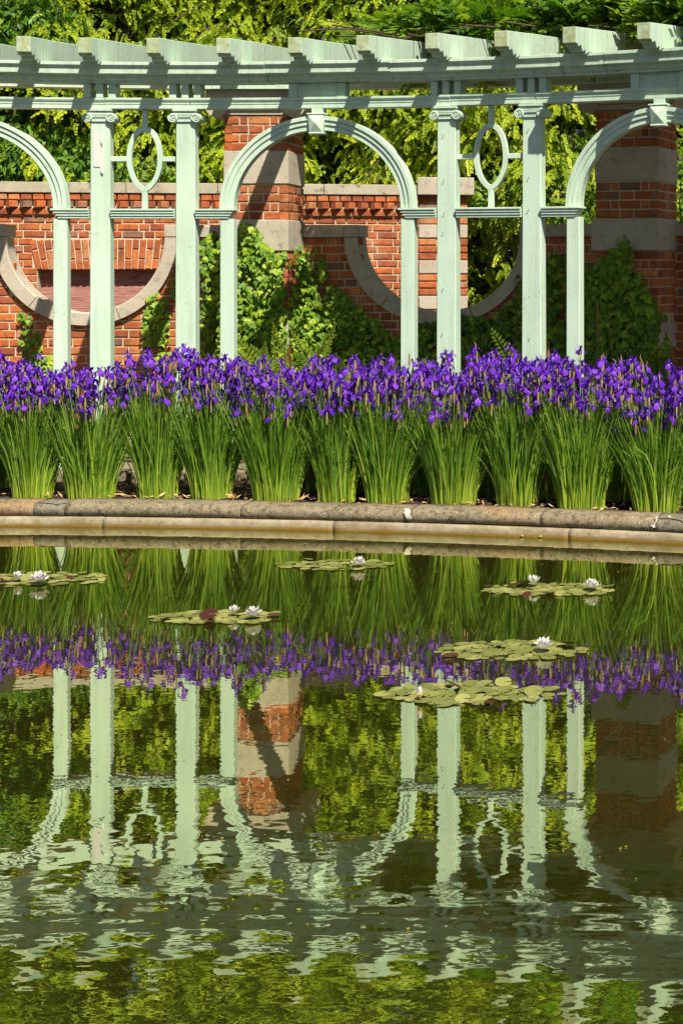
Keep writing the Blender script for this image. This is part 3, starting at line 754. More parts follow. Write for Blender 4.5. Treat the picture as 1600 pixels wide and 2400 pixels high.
def pier(phi, label):
    base = arc(np.array([phi]), RP + .3, np.array([.115]))[0]
    t = thing('brick_pier', base, label, 'pier', 'brick piers holding the rear beam')
    def pb(name, q, m, bev=.005):
        mb = MB(); mb.box(*q); mb.V = [flat(mb.V[0], phi, RP)]; o = put(name, mb.mesh(name, [m]), t); soften(o, bev) if bev else None; return o
    W = .275; D = .55
    pb('mortar_core', (-W + .009, W - .009, .009, D - .009, .115, 3.02), MORTAR, 0)
    for z0, z1, e in ((2.720, 3.026 - .306 + .0, 0),): pass
    pb('band_stone', (-W - .006, W + .006, -.006, D + .006, 2.429, 2.716), STONE); pb('band_stone', (-W - .03, W + .012, -.03, D + .006, 1.846, 2.116), STONE)
    pb('band_stone', (-W - .006, W + .006, -.006, D + .006, 1.02, 1.24), STONE)
    pb('cap_stone', (-W - .005, W + .005, -.005, D, 3.026, 3.075), STONE)
    mb = MB(); n = 18                                    # scrolled bracket: slab with a roll at either end
    ring = [(-.43, 3.242), (-.43, 3.16)] + [(-.335 - .095 * math.cos(a), 3.098 - .095 * math.sin(a)) for a in np.linspace(-.2, math.pi, n)] + [(-.235, 3.077), (.235, 3.077)] \
        + [(.335 - .095 * math.cos(a), 3.098 - .095 * math.sin(a)) for a in np.linspace(0, math.pi + .2, n)] + [(.43, 3.16), (.43, 3.242)]
    mb.prism(ring, -.03, D - .02, 0, ax=1); mb.V = [flat(mb.V[0], phi, RP)]; o = put('scroll_cap', fix_normals(mb.mesh('scroll_cap', [STONE])), t); soften(o, .004)
    B = Bricks(t)
    zs = [2.720 + i * .0765 for i in range(4)] + [2.120 + i * .0772 for i in range(4)] + [1.772 - i * CRS for i in range(7)] + [.945 - i * CRS for i in range(10)]
    for r, z in enumerate(zs):
        for side in (0, 1, 2):
            wd = 2 * W if side == 0 else D
            pat = [.205, .115, .205] if (r + side) % 2 == 0 else [.125, .06, .18, .06, .075]
            sm = sum(pat) + .0125 * (len(pat) - 1); pat = [q * (wd - .0125 * (len(pat) - 1)) / sum(pat) for q in pat]; u = 0
            for l in pat:
                c = u + l / 2; u += l + .0125
                if side == 0: loc, rz = (c - W, rng.normal(0, .001), z), -phi
                elif side == 1: loc, rz = (W + rng.normal(0, .001), c, z), -phi + math.pi / 2
                else: loc, rz = (-W, c, z), -phi - math.pi / 2
                p = flat([loc], phi, RP)[0]; x, y = proj(p + np.array([0, 0, .03]))
                B.add(p, rz, l, .0645, show=(side < 2 and y < 780 and x < 1612 and not any(inpoly(x, y, P) and y > 640 for P in IVYPOLY)))
    B.build(300)
pier(pier_ph[0], 'sunlit brick and stone pier with scrolled cap, ivy climbing its foot')
pier(pier_ph[1], 'shaded brick and stone pier at the right, dark ivy at its foot')

# ------------------------------------------------------------------ leaf templates
def unit(v): return v / (np.linalg.norm(v, axis=-1, keepdims=True) + 1e-9)
LEAF_V = np.array([(0, 0, 0), (-.24, .42, .05), (0, 1, -.10), (.24, .42, .05), (0, .45, -.02)]); LEAF_P = [(0, 1, 2, 4), (0, 4, 2, 3)]
def spray_template(n=9):
    V = []; P = []
    def kite(b, d, l, wd):
        d = unit(d); s = unit(np.cross(d, [0, 0, 1.])); k = len(V); b = np.array(b)
        tip = b + d * l; m = b + d * l * .5
        V.extend([b, m - s * wd + [0, 0, .01], tip, m + s * wd + [0, 0, .01]]); P.append((k, k + 1, k + 2, k + 3))
    r = np.random.default_rng(3)
    for i in range(n):
        t = i / (n - 1); y = .08 + .86 * t; z = .06 * t - .32 * t * t
        for s in (-1, 1):
            L = .30 * (1 - .55 * t) * r.uniform(.8, 1.2)
            kite((0, y, z), np.array([s * 1.0, .75 + .3 * t, -.35 + r.normal(0, .22)]), L, .060)
    kite((0, .9, -.2), np.array([0, 1, -.5]), .2, .05)
    return np.array(V), np.array(P)
SPR_V, SPR_P = spray_template()
def pinnate_template(n=6):
    V = []; P = []
    for i in range(n):
        t = (i + .5) / n; y = .15 + .8 * t; z = .05 * t - .25 * t * t
        for s in ((-1, 1) if i < n - 1 else (0,)):
            d = unit(np.array([s * 1.0, .7 + (1.0 if s == 0 else 0), -.35])); l = .34 * (1 - .3 * abs(t - .5)); b = np.array([0, y, z]); sd = unit(np.cross(d, [0, 0, 1.])); k = len(V)
            V.extend([b, b + d * l * .45 - sd * .070, b + d * l, b + d * l * .45 + sd * .070]); P.append((k, k + 1, k + 2, k + 3))
    return np.array(V), np.array(P)
PIN_V, PIN_P = pinnate_template()
IVY_V = np.array([(0, 0, 0), (-.34, -.08, -.02), (-.52, .30, -.06), (-.26, .46, .02), (0, 1.0, -.12), (.26, .46, .02), (.52, .30, -.06), (.34, -.08, -.02), (0, .36, .07)])
IVY_P = np.array([(8, 0, 1, 2), (8, 2, 3, 4), (8, 4, 5, 6), (8, 6, 7, 0)])
def tints(n, k, lo=0.0, hi=1.0, pw=1.0): return np.repeat(lo + (hi - lo) * rng.random(n) ** pw, k)

# ------------------------------------------------------------------ trees
def hemlock(x, y, h, rad, label, dens=1.0, z0=.2, ss=1.0):
    root = thing('hemlock_tree', (x, y, .115), label, 'tree', 'hemlock trees behind the garden walls')
    mb = MB(); path = np.array([(x, y, .05), (x + .05, y, h * .35), (x - .04, y + .05, h * .7), (x, y, h * .98)]); V, Fs = tube(path, np.array([.17, .13, .08, .015]), 8); mb.add(V, Fs)
    nb = int(h * 17 * dens); pos = []; dr = []; nr = []; sz = []; tn = []
    for i in range(nb):
        f = (i + rng.random()) / nb; f = f ** 1.12; hz = z0 + (h - z0) * f
        L = rad * ((1 - f) ** .50) * rng.uniform(.72, 1.15) + .25
        az = rng.uniform(-math.pi * .72, math.pi * .72) - math.pi / 2        # mostly the side towards the pond
        o = np.array([math.cos(az), math.sin(az), 0]); s = np.array([-o[1], o[0], 0])
        up = rng.uniform(-.05, .22); ns = int(L * 42 * dens) + 10
        p1 = np.array([x, y, hz]); 
        pts = np.array([p1 + o * L * t + np.array([0, 0, up * L * t - .34 * L * t * t]) for t in (0, .35, .7, 1.0)])
        V, Fs = tube(pts, np.array([.03, .02, .012, .004]) * (1 + .5 * (1 - f)), 4)
        if not (pts[-1][2] < 2.85 and pts[-1][0] < -2.0 and pts[-1][1] < 16.019 + .154 * pts[-1][0] + .4): mb.add(V, Fs)
        tt = rng.random(ns) ** .75; tt = .18 + .85 * tt
        sd = rng.normal(0, .20, ns) * L * (1.15 - .6 * tt) * .8
        c = p1 + o * (L * tt)[:, None] + s * sd[:, None]; c[:, 2] += up * L * tt - .34 * L * tt ** 2 - np.abs(sd) * .35 + rng.normal(0, .05, ns)
        d = o * rng.uniform(.35, 1.0, ns)[:, None] + s * (np.sign(sd) * rng.uniform(.0, .9, ns))[:, None] + rng.normal(0, .25, (ns, 3)); d[:, 2] = rng.uniform(-1.0, -.1, ns)
        pos.append(c); dr.append(d); n_ = np.tile(o * .7 + [0, 0, 1], (ns, 1)) + rng.normal(0, .35, (ns, 3)); nr.append(n_)
        sz.append(rng.uniform(.10, .21, ns) * ss); tn.append(np.clip(rng.normal(.56, .20) + rng.normal(0, .18, ns), 0, 1))
    if ss < 1.5:                                          # outer shell of hanging twigs, in lumps
        ns = 5600; az = rng.uniform(-math.pi * .95, -math.pi * .05, ns); hz = .9 + (h * .93 - .9) * rng.random(ns) ** 1.35; f = (hz - z0) / (h - z0)
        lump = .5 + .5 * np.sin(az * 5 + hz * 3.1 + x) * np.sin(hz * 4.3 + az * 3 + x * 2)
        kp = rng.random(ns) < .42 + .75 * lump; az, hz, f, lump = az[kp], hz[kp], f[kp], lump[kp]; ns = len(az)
        L = (rad * (1 - f) ** .5 * (.62 + .30 * lump) + .2) * rng.uniform(.9, 1.08, ns); o = np.stack([np.cos(az), np.sin(az), 0 * az], 1)
        c = np.array([x, y, 0]) + o * L[:, None]; c[:, 2] = hz - .3 * L + .15 * lump
        d = o * rng.uniform(.3, .9, ns)[:, None] + rng.normal(0, .35, (ns, 3)); d[:, 2] = rng.uniform(-1.0, -.15, ns)
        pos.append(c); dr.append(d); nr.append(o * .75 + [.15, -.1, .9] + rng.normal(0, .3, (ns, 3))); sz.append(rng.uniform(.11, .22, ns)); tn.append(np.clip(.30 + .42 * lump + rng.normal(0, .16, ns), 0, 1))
    pos = np.concatenate(pos); M = frames(np.concatenate(dr), np.concatenate(nr)); sz = np.concatenate(sz); tn = np.concatenate(tn)
    inwall = (pos[:, 2] < 2.85) & (pos[:, 0] < -2.0) & (pos[:, 1] < 16.019 + .154 * pos[:, 0] + .65)   # nothing grows through the wall
    pos, M, sz, tn = pos[~inwall], M[~inwall], sz[~inwall], tn[~inwall]
    V, P = scatter(SPR_V, SPR_P, pos, M, sz)
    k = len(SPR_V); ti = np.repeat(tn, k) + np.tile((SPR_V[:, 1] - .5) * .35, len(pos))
    put('trunk', mb.mesh('trunk', [BARK]), root)
    put('crown', mesh_arrays('crown', V, P, HEMLOCK, np.clip(ti, 0, 1)), root)
    return len(P)
nq = 0
hs = [(-8.9, 19.0, 11.6, 2.5, 'hemlock tree at the far left, partly behind the broad-leaved tree'), (-6.9, 18.2, 12.0, 2.3, 'tall hemlock tree behind the left oval ornament'),
      (-5.05, 18.5, 11.6, 2.3, 'hemlock tree rising behind the sunlit brick pier'), (-3.3, 18.0, 10.6, 2.2, 'hemlock tree seen through the middle arch'),
      (-1.75, 17.7, 11.2, 2.2, 'hemlock tree behind the right oval ornament and wall end'), (0.2, 18.4, 12.0, 2.4, 'hemlock tree behind the shaded right pier')]
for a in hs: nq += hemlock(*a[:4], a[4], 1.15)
hb = [(-9.9, 22.5, 14.5, 2.9, 'back-row hemlock, leftmost, glimpsed over the wall'), (-7.8, 22.3, 15, 2.9, 'back-row hemlock, second from left'), (-5.7, 22.5, 14.2, 2.9, 'back-row hemlock, third from left'),
      (-3.7, 22.2, 12.2, 2.7, 'back-row hemlock, third from right'), (-1.0, 22.4, 14, 2.9, 'back-row hemlock, second from right'), (1.2, 22.6, 14.6, 2.9, 'back-row hemlock, rightmost, high behind the shaded pier')]
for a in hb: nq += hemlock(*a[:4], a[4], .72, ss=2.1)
print('hemlock quads', nq)

def leafy(name, root_xy, limbs, n_per, size, m, label, cat, cl=.28, droop=.6, tl=(.1, 1.0), trunk_r=.07, group=None, front=True):
    """broad-leaved plant: trunk, limbs to the given points, leaves in clumps round each limb end"""
    root = thing(name, (*root_xy, .115), label, cat, group)
    mb = MB(); pos = []; base = np.array([*root_xy, .1])
    for q, r in limbs:
        q = np.array(q); mid = base * .45 + q * .55 + np.array([0, 0, .25]); path = np.array([base + rng.normal(0, .03, 3) * [1, 1, 0], base * .8 + mid * .2 + [0, 0, .2], mid, q])
        V, Fs = tube(path, np.array([trunk_r, trunk_r * .7, trunk_r * .35, .006]), 6); mb.add(V, Fs)
        n = int(n_per * (r / cl) ** 2); g = unit(rng.normal(0, 1, (n, 3))) * (rng.random(n) ** .45)[:, None] * r * np.array([1, .8, .8]); pos.append(q + g)
        for _ in range(5):
            e = q + unit(rng.normal(0, 1, 3)) * r * .8; V, Fs = tube(np.array([q, (q + e) / 2 + [0, 0, .04], e]), np.array([.008, .006, .003]), 4); mb.add(V, Fs)
    pos = np.concatenate(pos); n = len(pos)
    d = rng.normal(0, .7, (n, 3)); d[:, 1] -= .35; d[:, 2] -= droop; nr = rng.normal(0, .45, (n, 3)) + np.array([.15, -.5, .9])
    V, P = scatter(LEAF_V, LEAF_P, pos, frames(d, nr), rng.uniform(.65, 1.15, n) * size)
    put('trunk', mb.mesh('trunk', [BARK]), root); put('crown', mesh_arrays('crown', V, P, m, tints(n, 5, *tl)), root)
def limb(pts): return [(pix(x, y, Y), r) for x, y, Y, r in pts]
leafy('broadleaf_tree', (-8.0, 16.6), limb([(-60, 30, 16.6, .5), (10, 20, 16.5, .5), (70, 60, 16.4, .45), (130, 90, 16.5, .42), (165, 130, 16.6, .35), (40, 120, 16.5, .5), (100, 150, 16.6, .45), (-40, 130, 16.6, .5), (20, 200, 16.9, .4), (60, 250, 17, .35), (-30, 300, 16.6, .5),
    (20, 330, 16.5, .42), (70, 350, 16.5, .36), (110, 380, 16.4, .34), (160, 390, 16.3, .28), (40, 400, 16.4, .34), (-20, 400, 16.4, .4), (195, 350, 16.5, .25), (190, 400, 16.3, .25), (150, 330, 16.6, .25)]), 120, .125, BROAD, 'dark broad-leaved tree drooping over the wall at the left edge', 'tree', droop=.8, tl=(.0, .95))
leafy('leafy_shrub', (-6.0, 16.2), limb([(290, 400, 16.2, .20), (330, 395, 16.2, .22), (375, 400, 16.1, .22), (255, 410, 16.2, .18), (405, 410, 16.2, .15)]), 55, .11, BROAD, 'small leafy branch peeping over the wall below the left oval', 'shrub', droop=.9, tl=(.4, 1.0), trunk_r=.03)
leafy('leafy_shrub', (-1.7, 16.1), limb([(1140, 470, 16.0, .30), (1190, 430, 16.1, .30), (1240, 460, 16.0, .28), (1290, 400, 16.1, .28), (1320, 460, 16.0, .3), (1370, 420, 16.1, .26), (1340, 350, 16.3, .24), (1300, 500, 15.8, .24), (1150, 430, 16.2, .22), (1385, 480, 16, .25), (1220, 500, 15.9, .22), (1350, 520, 15.8, .25), (1385, 540, 15.8, .2)]), 90, .105, SHRUB, 'bright green shrub behind the right oval ornament', 'shrub', droop=.35, tl=(.1, 1.0), trunk_r=.04)
leafy('leafy_shrub', (0.1, 15.7), limb([(1560, 330, 15.8, .25), (1590, 380, 15.6, .25), (1620, 420, 15.6, .3), (1590, 460, 15.5, .25), (1575, 510, 15.5, .2), (1620, 500, 15.5, .3)]), 90, .10, SHRUB, 'green shrub beyond the shaded pier at the right edge', 'shrub', droop=.4, tl=(.1, .9), trunk_r=.04)

# ------------------------------------------------------------------ wisteria lying over the right half of the pergola roof
wr = arc(np.array([.30]), R0 + 1.2, np.array([3.4]))[0]
wis = thing('wisteria_vine', wr, 'wisteria vine heaped over the right half of the pergola roof', 'vine')
mb = MB()
for i in range(14):
    a0 = rng.uniform(.06, .5); n = 9; pth = []
    for k in range(n):
        p_ = a0 + (k / (n - 1)) * rng.uniform(.12, .22); v = .3 + 1.7 * rng.random() * .3 + .9 * k / n
        pth.append(arc(np.array([p_]), R0 + v, np.array([zb(v) + .2 + rng.uniform(0, .10)]))[0])
    V, Fs = tube(np.array(pth), .007, 5); mb.add(V, Fs)
put('stem', mb.mesh('stem', [BARK]), wis)
n = 9000
ph_ = .075 + .54 * rng.random(n); vv = rng.uniform(.10, 2.30, n)
edge = np.clip((ph_ - .075) / .10, 0, 1)
keep = (rng.random(n) < .25 + .75 * edge) & (vv > .75 - .55 * np.clip((ph_ - .32) / .08, 0, 1) + .8 * (1 - edge))
ph_, vv, edge = ph_[keep], vv[keep], edge[keep]; n = len(ph_)
hump = .10 + .20 * np.sin((vv - .1) / 2.2 * math.pi) * (.5 + .5 * edge) + .10 * np.sin(ph_ * 37) * np.sin(vv * 5) + .12 * np.clip((ph_ - .3) / .15, 0, 1)
zz = zb(vv) + .155 + np.clip(hump, .03, 1) * rng.random(n) ** .7
pos = arc(ph_, R0 + vv, zz)
d = np.stack([rng.normal(0, .8, n), rng.normal(-.45, .7, n), rng.normal(.12, .5, n)], 1); nr = np.stack([rng.normal(.1, .35, n), rng.normal(-.35, .35, n), np.ones(n)], 1)
V, P = scatter(PIN_V, PIN_P, pos, frames(d, nr), rng.uniform(.20, .36, n))
tag(put('foliage', mesh_arrays('foliage', V, P, WIST, np.clip(tints(n, len(PIN_V), 0, .75) + np.repeat((rng.random(n) < .10) * .4, len(PIN_V)), 0, 1)), wis), kind='stuff')
# sprigs that hang or stand clear of the roof
mb = MB(); pos = []; dr = []
for x, y, v, ln in [(960, 205, 1.5, .35), (1015, 195, 1.2, .25), (1130, 190, 1.2, .22), (1510, 75, .2, .35), (1480, 85, .5, .3)]:
    p_ = phi_of(x, R0 + v); q = arc(np.array([p_]), R0 + v, np.array([0.]))[0]; q = pix(x, y, q[1]); a = q + np.array([.12, .1, ln])
    path = np.array([a, (a + q) / 2 + [.03, 0, .03], q]); V, Fs = tube(path, .005, 4); mb.add(V, Fs)
    for k in range(7):
        t = k / 6; pos.append(a * (1 - t) + q * t); dr.append([rng.normal(0, .8), rng.normal(-.3, .5), rng.uniform(-.9, .1)])
pos = np.array(pos); dr = np.array(dr); n = len(pos)
V, P = scatter(PIN_V, PIN_P, pos, frames(dr, np.tile([.1, -.5, .8], (n, 1)) + rng.normal(0, .3, (n, 3))), rng.uniform(.14, .24, n))
tag(put('hanging_sprigs', mesh_arrays('hanging_sprigs', V, P, WIST, tints(n, len(PIN_V), .2, .9)), wis), kind='stuff')

# ------------------------------------------------------------------ ivy on the low wall and piers
def surf(x, y):
    """photo pixel -> point on the face of the pier or low wall that shows there"""
    for i, q in enumerate(pier_ph):
        c = pier_px[i]
        if c - 78 < x < c + 74:
            Y = CY + RP * math.cos(q) - (0.0)
            for _ in range(4): Xw = (x - XP) * Y / F; Y = CY + RP / math.cos(q) * 1.0 - math.tan(q) * (Xw - CX) if True else Y
            return pix(x, y, Y), q
    for i, q in enumerate(pier_ph):                       # right flank of a pier
        if 0 <= x - pier_px[i] - 74 < 30:
            Y = CY + RP * math.cos(q) + (x - pier_px[i] - 74) / 30 * .5; return pix(x + 3, y, Y), q - 0.9
    p_ = phi_of(x, RW); Y = CY + RW * math.cos(p_); return pix(x, y, Y), p_
def ivy(name, polys, n, size, label, tl=(0, 1), thick=.12, clear=()):
    pts = []
    for poly, wgt in polys:
        P = np.array(poly, float); x0, y0 = P.min(0); x1, y1 = P.max(0); m_ = int(n * wgt); k = 0
        while k < m_:
            x, y = rng.uniform(x0, x1), rng.uniform(y0, y1)
            if inpoly(x, y, poly): pts.append((x, y)); k += 1
    pos = []; nr = []; dd = []
    for x, y in pts:
        q, p_ = surf(x, y); o = np.array([-math.sin(p_), -math.cos(p_), 0]); pos.append(q + o * (.008 + thick * rng.random() ** 1.6))
        nr.append(o * .85 + np.array([.22, 0, .75]) + rng.normal(0, .32, 3)); t = np.array([math.cos(p_), -math.sin(p_), 0])
        dd.append(-np.array([0, 0, 1.]) * rng.uniform(.5, 1.0) + t * rng.normal(0, .45) + o * rng.uniform(.1, .5))
    pos = np.array(pos); root = thing(name, (pos[:, 0].mean(), pos[:, 1].mean(), .115), label, 'ivy', 'ivy on the low wall')
    k = len(pos); V, P = scatter(IVY_V, IVY_P, pos, frames(np.array(dd), np.array(nr)), rng.uniform(.55, 1.2, k) * size)
    tag(put('foliage', mesh_arrays('foliage', V, P, IVY, tints(k, 9, *tl, 1.3)), root), kind='stuff')
    mb = MB()
    for i in range(10):
        q = pos[rng.integers(k)]; b = np.array([q[0] + rng.normal(0, .2), q[1] + .05, .12]); V, Fs = tube(np.array([b, (b + q) / 2 + [rng.normal(0, .05), .02, 0], q + [0, .03, 0]]), np.array([.012, .008, .004]), 5); mb.add(V, Fs)
    put('stem', mb.mesh('stem', [BARK]), root)
A1 = [(478, 900), (482, 720), (486, 640), (500, 590), (522, 575), (545, 560), (575, 545), (590, 522), (602, 522), (615, 560), (640, 580), (668, 590), (690, 575), (712, 600), (742, 640), (752, 690), (770, 760), (800, 900)]
TOP = [(528, 590), (535, 560), (548, 545), (556, 556), (562, 540), (572, 540), (580, 515), (590, 550), (600, 545), (606, 530), (614, 545), (620, 570), (640, 585), (600, 620), (540, 620)]
ivy('ivy_mass', [(A1, .86), (TOP, .10), ([(480, 650), (484, 560), (510, 540), (512, 640)], .04)], 4200, .056, 'sunlit ivy mass climbing the foot of the middle brick pier', (.15, 1), .24)
ivy('ivy_mass', [([(745, 900), (752, 760), (770, 700), (800, 690), (860, 740), (930, 790), (1010, 775), (1012, 900)], .72), ([(770, 760), (775, 665), (800, 680), (850, 720), (900, 760)], .2), ([(750, 620), (760, 600), (768, 650), (758, 660)], .02), ([(690, 620), (720, 640), (770, 720), (760, 760)], .06)], 2500, .052, 'shaded ivy spreading under the round dip right of the middle pier', (.2, 1), .14)
ivy('ivy_mass', [([(975, 900), (980, 755), (1040, 750), (1100, 735), (1160, 745), (1215, 690), (1225, 640), (1235, 900)], 1.0)], 1500, .055, 'ivy along the wall foot below the right-hand dip', (0, .9), .14)
ivy('ivy_mass', [([(1280, 900), (1280, 610), (1300, 590), (1322, 600), (1330, 900)], .14), ([(1365, 900), (1368, 740), (1385, 640), (1420, 600), (1455, 570), (1470, 555), (1480, 600), (1495, 640), (1530, 690), (1548, 740), (1555, 900)], .80), ([(1460, 600), (1465, 555), (1474, 552), (1478, 600)], .02), ([(1370, 660), (1385, 610), (1395, 650)], .02)], 2300, .070, 'dark ivy mass on the shaded right pier', (.2, .95), .14)
ivy('ivy_mass', [([(45, 730), (70, 735), (95, 780), (98, 870), (60, 880), (50, 790)], .62), ([(70, 850), (125, 830), (125, 880), (70, 890)], .38)], 190, .050, 'thin ivy strand hanging on the brick wall at the left', (.3, 1), .05)
ivy('ivy_mass', [([(345, 700), (365, 680), (390, 690), (400, 740), (395, 800), (350, 800), (335, 760)], .8), ([(410, 640), (412, 700), (402, 690)], .05), ([(345, 780), (400, 770), (402, 850), (330, 850)], .2)], 260, .052, 'bright ivy tuft left of the second column', (.35, 1), .08)

# ------------------------------------------------------------------ ferns at the wall foot
def frond(base, d, L, wide, sp):
    n = 34; t = np.linspace(0, 1, n); d = np.array(d, float); up = np.array([0, 0, 1.])
    path = base + np.outer(t * L, d * .75) + np.outer(L * (t * 1.15 - .42 * sp * t * t), up)
    tg = np.gradient(path, axis=0); tg = unit(tg); sd = unit(np.cross(tg, np.array([-.1, -1, .45])))
    V = [q for q in path] + [q + s_ * .004 for q, s_ in zip(path, sd)]; P = [(i, i + 1, n + i + 1, n + i) for i in range(n - 1)]
    for i in range(5, n):
        for s in (-1, 1):
            l = wide * math.sin(math.pi * min(1, (t[i] * .92 + .10))) ** .8 + .012; b = path[i]; dd = unit(sd[i] * s + tg[i] * .45 + rng.normal(0, .08, 3)); w_ = tg[i] * .013; k = len(V)
            V.extend([b + dd * l * .45 + w_, b + dd * l, b + dd * l * .45 - w_]); P.append((i, k, k + 1, k + 2))
    return np.array(V), np.array(P)
def fern(x, y_top, Yd, n, L, label, tl=(.2, 1.0)):
    b = np.array([(x - XP) * Yd / F, Yd, .125]); hgt = HC - (y_top - HZ) * Yd / F - .125
    root = thing('fern', b, label, 'fern', 'ferns at the foot of the walls')
    for i in range(n):
        a = rng.uniform(-math.pi, 0); d = np.array([math.cos(a), .4 * math.sin(a), 0]); LL = hgt * L * rng.uniform(.72, 1.0); s = rng.uniform(.5, 1.3)
        V, P = frond(b + rng.normal(0, .04, 3) * [1, 1, 0], d * rng.uniform(.45, 1.15), LL, .085 * rng.uniform(.8, 1.2), s); k = len(V)
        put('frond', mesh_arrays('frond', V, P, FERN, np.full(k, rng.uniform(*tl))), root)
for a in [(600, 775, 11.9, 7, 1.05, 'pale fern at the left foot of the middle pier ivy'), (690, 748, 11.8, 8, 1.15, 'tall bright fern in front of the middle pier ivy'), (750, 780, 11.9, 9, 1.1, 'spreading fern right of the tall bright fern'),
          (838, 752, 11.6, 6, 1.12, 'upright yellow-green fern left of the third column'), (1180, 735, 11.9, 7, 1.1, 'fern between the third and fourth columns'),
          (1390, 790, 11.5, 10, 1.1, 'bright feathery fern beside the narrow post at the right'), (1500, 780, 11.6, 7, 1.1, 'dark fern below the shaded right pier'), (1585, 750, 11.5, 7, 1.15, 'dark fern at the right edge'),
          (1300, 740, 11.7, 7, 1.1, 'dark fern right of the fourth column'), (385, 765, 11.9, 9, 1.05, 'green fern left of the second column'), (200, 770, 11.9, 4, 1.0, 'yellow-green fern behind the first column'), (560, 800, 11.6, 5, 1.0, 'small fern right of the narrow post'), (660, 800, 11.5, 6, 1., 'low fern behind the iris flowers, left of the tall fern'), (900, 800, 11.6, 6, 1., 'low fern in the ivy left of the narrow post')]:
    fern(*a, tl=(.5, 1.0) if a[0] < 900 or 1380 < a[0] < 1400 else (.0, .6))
for x, y0, y1, Yd, lab in ((1398, 712, 860, 11.9, 'thin brown stake standing in the dark ivy'), (1284, 800, 900, 11.4, 'thin reddish stake beside the fourth column')):
    p0, p1 = pix(x, y0, Yd), pix(x + 1, y1, Yd); p1[2] = .1; V, Fs = tube(np.array([p1, p0 * .5 + p1 * .5, p0]), np.array([.011, .010, .008]), 6); tag(put('stake', mesh_from('stake', V, Fs, [WOODSTAKE])), lab, 'stake', 'garden stakes')
print('veg', time.time() - T0)

# ------------------------------------------------------------------ irises
def petal_grid(cv, wd, n=5):
    V = []; P = []
    for i, (y, z) in enumerate(cv):
        for s in (-1, 0, 1): V.append((s * wd[i], y, z + (.10 * wd[i] if s == 0 else 0)))
    for i in range(len(cv) - 1):
        for j in range(2): P.append((i * 3 + j, i * 3 + j + 1, i * 3 + j + 4, i * 3 + j + 3))
    return np.array(V), P
def flower_mesh(k):
    V = []; P = []; Mi = []; T = []
    op = [1.0, .85, 1.1, .7, 1.0, .9][k]
    def put_(v, p, a, m, tn):
        c, s = math.cos(a), math.sin(a); n = sum(len(q) for q in V); v = v + rng.normal(0, .0012, v.shape)
        V.append(np.stack([v[:, 0] * c - v[:, 1] * s, v[:, 0] * s + v[:, 1] * c, v[:, 2]], 1)); P.extend([tuple(i + n for i in q) for q in p]); Mi.extend([m] * len(p)); T.extend([tn] * len(v))
    a0 = rng.random() * 6
    for j in range(3):
        a = a0 + j * 2.094 + rng.normal(0, .12)
        q = rng.uniform(.85, 1.15)
        fall = [(.004, 0), (.020 * op, .009), (.037 * op, .004), (.048 * op, -.012 * q), (.051 * op, -.034 * q)]
        v, p = petal_grid(fall, [.003, .007, .019, .0235, .012]); put_(v, p, a, 0, rng.uniform(.3, 1.0))
        v, p = petal_grid([(.017 * op, .0105), (.027 * op, .0085)], [.004, .0065]); v[:, 2] += .0015; put_(v, p, a, 1, .5)
        st = [(.003, 0), (.012, .018), (.022 * op, .033 * q), (.029 * op, .046 * q)]
        v, p = petal_grid(st, [.003, .007, .010, .003]); put_(v, p, a + 1.047, 0, rng.uniform(.0, .75))
        v, p = petal_grid([(.002, .004), (.018, .018), (.028 * op, .016)], [.004, .006, .004]); put_(v, p, a, 0, rng.uniform(.3, .9))
    return mesh_arrays('flower', np.concatenate(V), np.array(P), [PETAL, BLAZE], np.array(T), True, Mi)
FLM = [flower_mesh(k) for k in range(6)]
